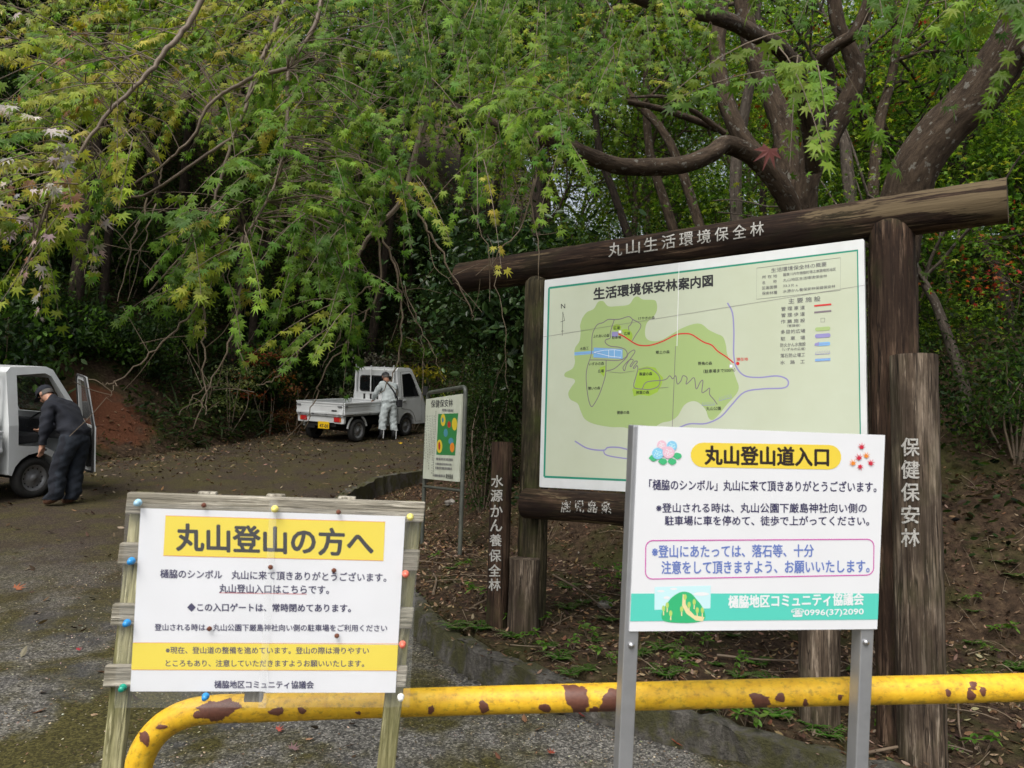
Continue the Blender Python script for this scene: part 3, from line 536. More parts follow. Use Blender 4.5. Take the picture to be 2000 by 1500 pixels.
pr.poly([(202, 835), (215, 808), (240, 772), (270, 748), (300, 740), (330, 748), (355, 775), (378, 805), (390, 838), (386, 862), (345, 873), (290, 875), (225, 870), (205, 858)], 'ink_hill', Z2, 3)
pr.poly([(294, 748), (291, 800), (310, 835), (350, 864), (380, 868), (388, 850), (345, 842), (318, 815), (303, 785), (299, 756)], 'ink_cream', Z2)
for x, y in ((211, 812), (227, 798), (242, 833), (304, 763), (289, 815), (321, 796), (343, 785), (356, 820), (378, 820)): pr.line([(x, y), (x, y+30)], 5, 'ink_cream', Z2); pr.ell((x, y), 7, 13, 'ink_lime', Z2, 12)
pr.text('樋脇地区コミュニティ協議会', (491, 784), (1072, 770), 54, 'ink_white', .03, Z2); pr.text('☎0996(37)2090', (761, 832), (1072, 826), 37, 'ink_white', .02, Z2)
for x, y in ((165, 165), (205, 180), (245, 180), (268, 156)): pr.poly([(x-18, y), (x-5, y-14), (x+16, y-10), (x+20, y+4), (x+2, y+14)], 'ink_leaf', Z2, 3)
for x, y, r, k in ((203, 108, 20, 'ink_pink'), (247, 112, 22, 'ink_sky'), (186, 145, 25, 'ink_sky'), (232, 140, 26, 'ink_pink')):
    pr.ell((x, y), r, r, k, Z2)
    for a in range(10): pr.ell((x+r*.62*math.cos(a*2.4)*math.sqrt(a/9), y+r*.62*math.sin(a*2.4)*math.sqrt(a/9)), 3, 3, 'ink_white' if k == 'ink_pink' else 'ink_cyan', Z2, 6)
for x, y, r, k, a in ((1063, 118, 22, 'ink_crimson', 5), (1083, 156, 21, 'ink_orange', 20), (1053, 165, 23, 'ink_crimson', -25), (1102, 188, 22, 'ink_crimson', 30), (1027, 188, 22, 'ink_orange', -20), (1056, 200, 20, 'ink_crimson', 160)): pr.poly(star((x, y), r, a), k, Z2)
pr.build(ens)
# --- the direction notice on a wooden lattice
DN = Panel((-.8365, 1.770, 1.3675), (.990, .140, -.012), (-.025, .095, -.995), .5975, .42)
dns = thing('direction_notice', 'white printed notice with yellow title pinned to a wooden lattice on two stakes', 'sign', DN.pt(.3, 1.35), DN.M)
ZL = frame(190, 940, 660/1768)
def lat(name, u0, v0, u1, v1, h, d, mat, lean=-.052):
    b = MB(); c = DN.pt((u0+u1)/2, (v0+v1)/2, h-d/2); hu, hv = (u1-u0)/2, (v1-v0)/2
    v = np.array([(x, y, z) for x in (-1, 1) for y in (-1, 1) for z in (-1, 1)], float)*[hu, d/2, hv]
    t = v[:, [0, 1, 2]] if hv > hu else v[:, [2, 1, 0]]
    v = v+np.outer((-v[:, 2]+(v0+v1)/2)*lean, [1, 0, 0])
    b.add(c+v@DN.M, [(0, 1, 3, 2), (4, 6, 7, 5), (0, 4, 5, 1), (2, 3, 7, 6), (0, 2, 6, 4), (1, 5, 7, 3)], tc=t+rng.uniform(0, 3)); return b.build(name, mat, dns, bev=.003)
(uL0, vL0), (uR0, vR0), (uB, vB) = DN.uv(ZL([(165, 60), (1700, 135), (1610, 1165)]))
T0 = -.034
for u in (-.008, .617): lat('stake', u-.0215, T0+.004, u+.0215, 1.5, -.022, .03, 'green_stake')
for u in (.135, .29, .455): lat('slat', u-.021, T0-.004, u+.021, .452 if u == .29 else .415, -.022, .02, 'gray_batten')
for v, e in ((T0+.024, 0), (.106, .014), (.245, .016), (.385, .02)): lat('batten', -.034-.3*e-.0*v, v-.024, .642, v+.024, -.003, .018, 'gray_batten')
MB().prism([(0, 0), (.29, 0), (.303, .0), (.5975, 0), (.5975, .42), (.303, .42), (.29, .417), (0, .417)], DN.pt(0, 0, -.0012), DN.U, DN.V, DN.N, .0012).build('paper_sheet', 'paper_white', dns)
pr = Print(DN)
bq = ZL([(358, 180), (1506, 213), (1497, 415), (346, 388)]); pr.poly(bq, 'ink_yellow'); pr.line(bq, 1.1, 'ink_orange', closed=True)
pr.text('丸山登山の方へ', (416, 291), (1442, 323), 140, 'ink_black', .035, ZL)
pr.text('樋脇のシンボル　丸山に来て頂きありがとうございます。', (330, 482), (1512, 503), 46, 'ink_navy', .022, ZL); pr.text('丸山登山入口はこちらです。', (638, 561), (1212, 567), 46, 'ink_navy', .022, ZL); pr.line([(640, 583), (1095, 590)], 2.2, 'map_red', ZL)
pr.text('◆この入口ゲートは、常時閉めてあります。', (472, 659), (1326, 664), 43, 'ink_navy', .03, ZL); pr.text('登山される時は、丸山公園下厳島神社向い側の駐車場をご利用ください', (301, 763), (1516, 768), 36, 'ink_navy', .02, ZL)
uy = DN.uv(ZL([(188, 844), (1573, 989)])); z = DN.up(); pr.mb('ink_yellow').add(np.array([DN.pt(u, v, z) for u, v in ((0, uy[0, 1]), (DN.W, uy[0, 1]), (DN.W, uy[1, 1]), (0, uy[1, 1]))]), [(0, 1, 2, 3)])
pr.line(ZL([(189, 844), (1577, 850)]), .9, 'ink_orange'); pr.line(ZL([(181, 985), (1573, 990)]), .9, 'ink_orange')
pr.text('※現在、登山道の整備を進めています。登山の際は滑りやすい', (359, 883), (1421, 886), 36, 'ink_navy', .022, ZL); pr.text('ところもあり、注意していただきますようお願いいたします。', (359, 951), (1396, 953), 36, 'ink_navy', .022, ZL)
pr.text('樋脇地区コミュニティ協議会', (613, 1062), (1132, 1064), 40, 'ink_navy', .022, ZL); pr.build(dns)
b = MB(); n = 24
X, Y = np.meshgrid(np.linspace(-.03, .632, 40), np.linspace(-.012, .452, 30)); Hh = .007+.0012*np.sin(X*31+Y*9)+.001*np.sin(Y*40)
i = np.arange(29)[:, None]*40+np.arange(39)[None]; b.add(DN.O+X.reshape(-1, 1)*DN.U+Y.reshape(-1, 1)*DN.V+Hh.reshape(-1, 1)*DN.N, np.stack([i, i+1, i+41, i+40], -1).reshape(-1, 4), smooth=True)
b.build('vinyl_cover', 'clear_vinyl', dns)
MB().prism([(.285, -.03), (.302, -.03), (.302, .452), (.285, .452)], DN.pt(0, 0, .0088), DN.U, DN.V, DN.N, .0004).build('vinyl_seam', 'clear_vinyl', dns)
for x, y, k in ((222, 108, 'pin_sky'), (933, 141, 'pin_yellow'), (1637, 183, 'pin_yellow'), (188, 411, 'pin_blue'), (165, 733, 'pin_blue'), (143, 1070, 'pin_green'), (573, 1116, 'pin_blue'), (1613, 479, 'pin_coral'), (1597, 845, 'pin_coral'), (1588, 1120, 'pin_white')):
    u, v = DN.uv(ZL([(x, y)]))[0]; MB().lathe([(0, .0085), (.002, .0085), (.004, .0048), (.010, .0045), (.012, .0066), (.0145, .006), (.0155, 0)], DN.pt(u, v, .009), DN.N, 16).build('push_pin', k, dns)
for x, y in ((563, 122), (1264, 158), (910, 445), (1240, 462), (592, 765), (1255, 802)):
    u, v = DN.uv(ZL([(x, y)]))[0]; MB().lathe([(0, .0058), (.002, .0055), (.004, .003), (.0042, 0)], DN.pt(u, v, .0085), DN.N, 12).build('rusty_screw', 'rust', dns)
# --- the small information board
SB = Panel((-.977, 8.759, 2.17), (.469, -.883, 0), (0, 0, -1), .9886, .9); ZS = frame(820, 750, 110/750)
c = SB.pt(.5, 0); sbs = thing('information_board', 'small cream notice with a green picture in a dark green pipe frame', 'sign', (c[0], c[1], .5), SB.M)
MB().prism([(0, 0), (.9886, 0), (.9886, .9), (0, .9)], SB.pt(0, 0, -.03), SB.U, SB.V, SB.N, .03).build('notice_panel', 'old_panel', sbs)
cc = SB.pt(1.013, 0, -.03); dd = SB.pt(-.025, 0, -.03); zt = 2.245
arc = [(0, 0), (.012, .03), (.045, .05)]
pth = [(dd[0], dd[1], .1), (dd[0], dd[1], zt-.06)]+[tuple(np.array([dd[0], dd[1], zt-.06])+SB.U*a+np.array([0, 0, b])) for a, b in ((.01, .03), (.03, .05), (.06, .06))]+[tuple(np.array([cc[0], cc[1], zt-.06])-SB.U*a+np.array([0, 0, b])) for a, b in ((.06, .06), (.03, .05), (.01, .03))]+[(cc[0], cc[1], zt-.06), (cc[0], cc[1], .1)]
MB().tube(pth, .023, 14).build('pipe_frame', 'green_pipe', sbs)
MB().tube([SB.pt(-.02, .99, -.03), SB.pt(1.01, .99, -.03)], .016, 10).build('cross_bar', 'green_pipe', sbs)
pr = Print(SB); pr.text('保健保安林', (150, 268), (440, 250), 100, 'ink_black', .012, ZS)
pr.poly([(245, 400), (512, 388), (470, 953), (220, 942)], 'art_green', ZS)
for x, y, rx, ry, k in ((310, 480, 32, 82, 'art_yellow'), (305, 480, 13, 35, 'art_teal'), (463, 535, 36, 85, 'art_yellow'), (390, 540, 22, 45, 'art_red'), (345, 650, 28, 55, 'art_teal'), (415, 760, 34, 45, 'art_teal'), (262, 830, 38, 90, 'art_yellow'), (260, 825, 14, 55, 'art_red'), (432, 845, 30, 65, 'art_orange')): pr.ell((x, y), rx, ry, k, ZS)
rr = random.Random(3)
for i, x in enumerate((82, 105, 128, 150, 172, 195, 215)):     # columns of characters too small to read: short ink marks
    y = 420 if i < 6 else 360
    while y < 1230-rr.random()*(350 if i < 5 else 60):
        l = rr.uniform(10, 26); xx = x-(y-420)*.045; pr.line([(xx, y), (xx-.8, y+l)], 13, 'ink_black', ZS); y += l+rr.uniform(7, 22 if i < 6 else 12)
for y, x0, x1 in ((345, 300, 452), (995, 222, 440), (1060, 215, 430), (1115, 212, 435), (1215, 190, 345)):
    x = x0
    while x < x1: l = rr.uniform(8, 18); pr.line([(x, y+(x-x0)*.06), (min(x+l, x1), y+(x+l-x0)*.06)], 32 if y != 1060 else 26, 'ink_grey', ZS); x += l+rr.uniform(4, 9)
pr.text('鹿児島県', (350, 1225), (447, 1238), 62, 'ink_black', .008, ZS); pr.build(sbs)
# ------------------------------------------------------------------ the yellow gate bar
def gp(x, y, d=2.12): return P(x, y, d)
gl = [gp(3300, 1310), gp(2100, 1340), gp(1600, 1351), gp(1200, 1361), gp(800, 1372), gp(520, 1382), gp(430, 1384)]
bend = [gp(375, 1391), gp(330, 1410), gp(297, 1440), gp(276, 1478), gp(266, 1520)]
down = gp(262, 1560); g0 = np.array([down[0], down[1], -.2])
path = np.vstack([cat_rom(gl, 60), cat_rom([gl[-1]]+bend+[down], 30), np.linspace(down, g0, 30)[1:]])
gate = thing('barrier_gate', 'yellow painted pipe barrier with rust patches across the road', 'gate', (0.3, 2.1, 0))
nn = 40; b = MB(); b.tube(path, .0372, nn, caps=False, tc=True); V = b.v[0]
d = V-EYE; pxv = np.c_[1000+FPX*(d@RT)/(d@FW), 750-FPX*(d@UP)/(d@FW)]; nv = V-np.repeat(path, nn, 0); front = (nv*d).sum(1) < .0
def blot(x, y, rx, ry, s): 
    rx *= .85; r = np.hypot((pxv[:, 0]-x)/rx, (pxv[:, 1]-y)/ry); a = np.arctan2((pxv[:, 1]-y)/ry, (pxv[:, 0]-x)/rx)
    return np.where(front, np.clip(1.0-r*(1+.16*np.sin(2*a+s)+.12*np.sin(3*a+2*s)+.08*np.sin(7*a+s)+.05*np.sin(13*a)), 0, 1)+(r < 1.6)*.0, 0)
rust = np.zeros(len(V))
for k, (x, y, rx, ry) in enumerate(((425, 1386, 60, 26), (385, 1397, 14, 9), (1128, 1366, 34, 42), (1200, 1370, 38, 36), (1218, 1360, 22, 34), (945, 1381, 16, 16), (1065, 1383, 17, 12), (842, 1386, 7, 14), (1160, 1387, 14, 7), (1485, 1370, 30, 20), (1524, 1362, 12, 14), (1640, 1362, 10, 8), (1574, 1373, 9, 9), (1853, 1353, 10, 12), (1900, 1338, 10, 16), (1920, 1350, 12, 12), (1897, 1358, 16, 12), (283, 1442, 14, 20), (315, 1420, 16, 7), (540, 1390, 26, 9), (590, 1388, 14, 8), (700, 1392, 8, 6))):
    rust = np.maximum(rust, blot(x, y, rx, ry, k*1.7)*1.6)
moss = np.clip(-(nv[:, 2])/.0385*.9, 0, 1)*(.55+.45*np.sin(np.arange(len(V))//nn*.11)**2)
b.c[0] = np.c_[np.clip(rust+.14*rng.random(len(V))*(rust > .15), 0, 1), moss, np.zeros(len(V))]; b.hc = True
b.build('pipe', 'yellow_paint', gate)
pq = gp(3300, 1310); MB().tube([(pq[0], pq[1], -.3), (pq[0], pq[1], 1.2)], .07, 16).build('hinge_post', 'yellow_paint', gate)
#PART3
# ------------------------------------------------------------------ the two small trucks (local axes: X right, Y forward, Z up)
def hw(z): return .735 if z <= 1.0 else .735-.115*(z-1.0)/.765
def slab(outline, x0, x1, mb, mat=0):
    """closed solid between the two sides of a cab outline (y, z); x0, x1 are functions of z"""
    n = len(outline); L = [(x0(z), y, z) for y, z in outline]; Rr = [(x1(z), y, z) for y, z in outline]
    lo = [i for i, (y, z) in enumerate(outline) if z <= 1.0+1e-6]; hi = [i for i, (y, z) in enumerate(outline) if z >= 1.0-1e-6]
    f = []
    if lo and hi and len(lo) < n and len(hi) < n:
        def cyc(ix):
            s = set(ix); st = next(i for i in ix if (i-1) % n not in s); o = []
            while st in s and len(o) < len(ix): o.append(st); st = (st+1) % n
            return o
        groups = [cyc(lo), cyc(hi)]
    else: groups = [list(range(n))]
    for g in groups: f += [tuple(g[::-1]), tuple(i+n for i in g)]
    f += [(i, (i+1) % n, (i+1) % n+n, i+n) for i in range(n)]
    return mb.add(L+Rr, f, mat)
def arc(cy, cz, r, a0, a1, n): return [(cy+r*math.cos(R_(a)), cz+r*math.sin(R_(a))) for a in np.linspace(a0, a1, n)]
CAB = [(.47, .36), (.47, 1.0), (.50, 1.70), (.56, 1.765), (1.06, 1.775), (1.16, 1.73), (1.58, 1.0), (1.66, .84), (1.70, .5), (1.69, .30), (1.21, .30)]+arc(.85, .27, .345, 8, 168, 9)
CAV = [(.53, .64), (.53, 1.0), (.56, 1.68), (.6, 1.70), (1.04, 1.71), (1.12, 1.67), (1.50, 1.0), (1.52, .45), (1.25, .45), (1.10, .64)]
DOOR = [(.60, .735), (.60, 1.0), (.635, 1.66), (1.04, 1.685), (1.13, 1.64), (1.49, 1.0), (1.51, .37), (1.235, .37), (1.19, .50), (1.10, .61), (.98, .68), (.85, .70), (.72, .715)]
GLS = [(.665, 1.03), (.69, 1.60), (1.03, 1.625), (1.10, 1.59), (1.40, 1.03)]
def off(o): return lambda z: hw(z)+o
def boolean(o, mbs):
    for mb in mbs:
        c = mb.build('cut', 'dark_chassis'); fixn(c); md = o.modifiers.new('b', 'BOOLEAN'); md.operation = 'DIFFERENCE'; md.solver = 'EXACT'; md.object = c
        bpy.context.view_layer.update(); me = bpy.data.meshes.new_from_object(o.evaluated_get(bpy.context.evaluated_depsgraph_get()))
        o.modifiers.clear(); o.data = me; bpy.data.objects.remove(c)
def fixn(o):
    bm = bmesh.new(); bm.from_mesh(o.data); bmesh.ops.recalc_face_normals(bm, faces=bm.faces); bm.to_mesh(o.data); bm.free()
def mini_truck(label, O, F, opened, plate):
    global DOOR
    F = nrm(F); Uz = nrm(np.array([0, -.13, 1.0])); F = nrm(F-Uz*(F@Uz)); Rt = np.cross(F, Uz)
    t = thing('mini_truck', label, 'truck', O, np.array([Rt, F, Uz]))
    k = dict(parent=t, local=True)
    b = MB(); slab(CAB, lambda z: -hw(z), hw, b); cab = b.build('cab', 'car_white', **k); fixn(cab)
    if opened:
        w0 = cab.matrix_basis.copy(); cab.parent = None
        c1, c2, c3, c4 = MB(), MB(), MB(), MB()
        slab(CAV, lambda z: -hw(z)+.05, lambda z: hw(z)-.05, c1); slab(DOOR, lambda z: .4, lambda z: 1.0, c2); slab(GLS, lambda z: -1.0, lambda z: -.4, c3)
        c4.add([(x, y, z) for x in (-.55, .55) for y, z in ((1.05, 1.1), (1.05, 1.62), (1.9, 1.62), (1.9, 1.1))], [(0, 1, 2, 3), (7, 6, 5, 4), (0, 4, 5, 1), (1, 5, 6, 2), (2, 6, 7, 3), (3, 7, 4, 0)])
        boolean(cab, [c1, c2, c3, c4]); cab.parent = t
        s = MB(); s.box((.33, .72, .80), (.28, .26, .07)); s.box((.33, .60, 1.12), (.26, .06, .30)); s.box((.33, .585, 1.5), (.13, .045, .09)); s.box((-.33, .72, .80), (.28, .26, .07)); s.box((-.33, .60, 1.12), (.26, .06, .30)); s.build('seat', 'seat_cloth', bev=.03, **k)
        s = MB(); s.box((0, 1.42, .88), (.66, .10, .13)); s.build('dashboard', 'seat_cloth', bev=.03, **k)
        s = MB(); th = np.linspace(0, 2*math.pi, 25); ct = np.array([.33, 1.18, 1.02]); a1 = np.array([1, 0, 0]); a2 = nrm([0, .75, .66])
        s.tube([ct+.18*(math.cos(a)*a1+math.sin(a)*a2) for a in th], .013, 8, caps=False); s.tube([ct+.17*a1, ct-.17*a1], .012, 6); s.tube([ct, ct+np.array([0, .2, -.22])], .02, 8); s.build('steering_wheel', 'black_rubber', **k)
    else:
        pass
    b = MB(); b.add([(x, y, z) for x, y, z in ((-.54, 1.215, 1.64), (.54, 1.215, 1.64), (.62, 1.545, 1.07), (-.62, 1.545, 1.07))], [(0, 1, 2, 3)]) if not opened else b.add([(-.54, 1.235, 1.62), (.54, 1.235, 1.62), (.6, 1.52, 1.12), (-.6, 1.52, 1.12)], [(0, 1, 2, 3)])
    b.v[0] = b.v[0]+np.array([0, .012, .01]); b.build('windscreen', 'tinted_glass' if not opened else 'clear_vinyl', **k)
    def door(side):
        d = MB(); e = side
        n = len(DOOR); low = [p for p in DOOR if p[1] <= 1.0001]; 
        f = lambda o: (lambda z: e*(hw(z)+o))
        slab(low, f(-.03), f(.006), d)
        ring = [(.60, 1.0), (.635, 1.66), (1.04, 1.685), (1.13, 1.64), (1.49, 1.0)]; inn_ = [(.665, 1.0), (.69, 1.60), (1.03, 1.625), (1.10, 1.59), (1.40, 1.0)]
        vs = [(f(o)(z), y, z) for o in (-.03, .006) for q in (ring, inn_) for y, z in q]; fs = []
        for i in range(4): fs += [(i, i+1, i+6, i+5), (10+i, 15+i, 16+i, 11+i), (i, 10+i, 11+i, i+1), (5+i, 6+i, 16+i, 15+i)]
        d.add(vs, fs); return d
    def glass(side): return MB().add([(side*(hw(z)+.001), y, z) for y, z in GLS], [tuple(range(5))])
    def trim(side): return MB().tube([(side*(hw(z)+.004), y, z) for y, z in GLS+GLS[:1]], .011, 6)
    for sd in (1, -1):
        if opened and sd == 1: continue
        dm = door(sd).build('door', 'car_white', **k); fixn(dm)
        glass(sd).build('window', 'tinted_glass' if not opened else 'clear_vinyl', dm, local=True); trim(sd).build('window_seal', 'black_rubber', dm, local=True)
        MB().box((sd*.748, .69, .93), (.010, .075, .022)).build('handle', 'car_white' if not opened else 'black_rubber', dm, local=True, bev=.006)
        b = MB(); 
        for a, c in zip(DOOR, DOOR[1:]+DOOR[:1]): b.tube([(sd*(hw(a[1])+.0015), *a), (sd*(hw(c[1])+.0015), *c)], .0055, 5, caps=False)
        b.build('door_seam', 'dark_chassis', dm, local=True)
    if opened:
        A = R_(-62); hx, hy = .735, 1.50; ca, sa = math.cos(A), math.sin(A)
        def swing(m):
            for i, v in enumerate(m.v):
                q = np.array(v); x, y = q[:, 0]-hx, q[:, 1]-hy; q[:, 0] = hx+.02+x*ca-y*(-sa) if False else hx+.02+x*math.cos(-A)-y*math.sin(-A)*1; q[:, 1] = hy+x*math.sin(-A)+y*math.cos(-A); m.v[i] = q
            return m
        keep = DOOR; DOOR = [(.57, .40)]+[(.57, 1.0)]+DOOR[2:7]+[(.9, .37)]; m = door(1); dm = swing(m).build('door', 'car_white', **k); fixn(dm); tag(dm, 'driver door swung wide open'); swing(glass(1)).build('window', 'clear_vinyl', dm, local=True)
        q = MB(); q.tube([(hw(z)-.03, y, z) for y, z in DOOR+DOOR[:1]], .016, 6); q = swing(q); q.build('door_seal', 'black_rubber', dm, local=True)
        q = MB(); slab([(.66, .46), (.66, .98), (1.42, .98), (1.44, .45)], lambda z: .66, lambda z: .707, q); q = swing(q); q.build('door_trim', 'black_rubber', dm, local=True); DOOR = keep
    for sd in (1, -1):      # mirrors
        b = MB(); b.box((sd*.86, 1.50, 1.17), (.075, .03, .12)); b.tube([(sd*.70, 1.50, 1.08), (sd*.84, 1.50, 1.10)], .014, 6); b.build('mirror', 'black_rubber', bev=.012, **k)
    b = MB(); b.prism(rrect([(-.50, 1.16), (.50, 1.16), (.50, 1.53), (-.50, 1.53)], .07), (0, .462, 0), (1, 0, 0), (0, 0, 1), (0, -1, 0), .003); b.build('rear_window', 'tinted_glass', **k)
    b = MB(); b.prism(rrect([(-.53, 1.13), (.53, 1.13), (.53, 1.56), (-.53, 1.56)], .09), (0, .468, 0), (1, 0, 0), (0, 0, 1), (0, -1, 0), .004); b.build('window_seal', 'black_rubber', **k)
    g = MB()
    for x in (-.60, .60): g.box((x, .40, 1.22), (.025, .02, .55)); g.box((x, .40, 1.80), (.012, .012, .035))
    for x in (-.12, .30): g.box((x, .40, 1.45), (.014, .012, .36))
    g.box((0, .40, 1.752), (.595, .019, .018)); g.box((0, .40, 1.10), (.60, .016, .016)); g.box((0, .405, .90), (.60, .012, .19)); g.build('cab_guard', 'car_white', bev=.004, **k)
    g = MB()
    for x in (-.31, -.10, .11, .32): g.box((x, .388, .99), (.028, .008, .085))
    g.build('guard_slot', 'black_rubber', **k)
    # load bed
    g = MB(); g.box((0, -.64, .64), (.70, 1.03, .02)); g.build('bed_floor', 'bed_floor', **k)
    def gate(cx, cy, hx, hy, nm):
        g = MB(); g.box((cx, cy, .79), (hx, hy, .135)); ex, ey = (.010, 0) if hx < hy else (0, .010)
        g.box((cx, cy, .925), (hx+ex+.004, hy+ey+.004, .016)); g.box((cx, cy, .69), (hx+ex, hy+ey, .022)); g.box((cx, cy, .86), (hx+ex*.6, hy+ey*.6, .012)); return g.build(nm, 'car_white', bev=.004, **k)
    for sd in (1, -1): gate(sd*.715, -.63, .014, 1.02, 'side_gate')
    gate(0, -1.665, .70, .014, 'tail_gate'); gate(0, .37, .70, .012, 'front_gate')
    g = MB()
    for x in (-.62, .62): g.box((x, -1.69, .86), (.06, .012, .018))
    for sd in (1, -1): g.box((sd*.735, -1.60, .86), (.010, .05, .016)); g.box((sd*.735, .30, .86), (.010, .05, .016))
    for x in (-.6, -.2, .2, .6): g.box((x, -1.685, .665), (.035, .012, .012))
    for y in (-1.3, -.7, -.1): g.box((.735, y, .665), (.012, .035, .012))
    g.build('latch', 'wheel_steel', bev=.003, **k)
    MB().box((.45, -1.6885, .755), (.075, .002, .016)).build('name_badge', 'dark_chassis', **k)
    g = MB(); g.box((0, -1.60, .54), (.70, .035, .075)); g.box((-.55, -1.60, .47), (.14, .033, .02)); g.box((.55, -1.60, .47), (.14, .033, .02)); g.build('rear_crossmember', 'car_white', bev=.006, **k)
    for x in (-.50, .50):
        MB().box((x, -1.642, .545), (.088, .012, .055)).build('tail_lamp', 'tail_red', bev=.006, **k)
        MB().box((x+(.1 if x > 0 else -.1), -1.640, .545), (.02, .010, .05)).build('indicator_lamp', 'tail_amber', bev=.004, **k)
    pl = MB().box((.12, -1.66, .40), (.165, .006, .083)).build('number_plate', 'plate_yellow', bev=.003, **k)
    if plate:
        v, f = glyphs(plate); lo, hi = v.min(0), v.max(0); v = (v-lo)/(hi-lo)
        m = MB()
        for i, (dx, dz) in enumerate(((0, 0), (.004, 0), (-.004, 0), (0, .003))): m.add(np.c_[.12-.115+v[:, 0]*.25+dx, np.full(len(v), -1.6675-.0002*i), .40-.06+v[:, 1]*.082+dz], f)
        m.build('plate_number', 'ink_black', pl, local=True)
    g = MB(); g.box((0, -.2, .44), (.42, 1.38, .07)); g.box((0, -1.1, .29), (.6, .05, .05)); g.box((0, .85, .29), (.6, .05, .05)); g.box((-.2, -.3, .36), (.25, .4, .1)); g.box((-.35, -1.45, .38), (.12, .12, .07)); g.build('chassis', 'dark_chassis', **k)
    g = MB(); g.box((.62, .22, .46), (.06, .12, .16)); g.box((-.62, .22, .46), (.06, .12, .16)); g.build('side_box', 'car_white', bev=.01, **k)
    g = MB()
    for sd in (1, -1):
        g.tube([(sd*.66, y, z) for y, z in arc(-1.1, .27, .36, 15, 60, 6)], .028, 6); g.tube([(sd*.66, y, z) for y, z in arc(-1.1, .27, .36, 120, 170, 6)], .028, 6)
    g.build('fender_stay', 'car_white', **k)
    for y in (-1.1, .85):
        for sd in (1, -1):
            w = MB(); c = (sd*.645, y, .27); w.lathe([(-.07, .18), (-.072, .245), (-.05, .272), (.05, .272), (.072, .245), (.07, .185), (.055, .178)], c, (sd, 0, 0), 32)
            wo = w.build('wheel', 'black_rubber', **k)
            r = MB(); r.lathe([(.055, .182), (.058, .165), (.030, .150), (.020, .12), (.032, .085), (.048, .06), (.050, .045), (.062, .04), (.064, 0)], c, (sd, 0, 0), 28); r.build('rim', 'wheel_steel', wo, local=True)
            h = MB()
            for a in np.arange(12)*math.pi/6: cc_ = np.array(c)+[sd*.024, .132*math.cos(a), .132*math.sin(a)]; h.lathe([(.002, .013), (.004, 0)], cc_, (sd, 0, 0), 8)
            h.build('rim_hole', 'dark_chassis', wo, local=True)
    for sd in (1, -1):
        b = MB(); b.box((sd*.50, 1.69, .62), (.12, .02, .09)); b.build('headlight', 'sheet_white', bev=.01, **k)
    return t
A = hit(700, 864); B = hit(790, 856); fw = nrm([B[0]-A[0], B[1]-A[1], 0]); rt_ = np.array([fw[1], -fw[0], 0])
sc_ = np.linalg.norm((B-A)[:2]); print('wheelbase', sc_, fw, A, B)
fw = nrm([math.sin(R_(27)), math.cos(R_(27)), 0]); rt_ = np.array([fw[1], -fw[0], 0])
T1 = A+fw*1.1-rt_*.71; T1[2] = float(zroad(T1[0], T1[1]))+.0
truck1 = mini_truck('small white pickup truck with yellow plate 47-01, parked up the road facing away', T1, fw, False, '47-01')
h2 = R_(22); fw2 = np.array([math.sin(h2), math.cos(h2), 0]); rt2 = np.array([fw2[1], -fw2[0], 0])
W2 = hit(68, 972); T2 = W2-fw2*.85-rt2*.71; T2[2] = float(zroad(T2[0], T2[1]))
truck2 = mini_truck('small white truck with its driver door open, cut off by the left edge', T2, fw2, True, None)
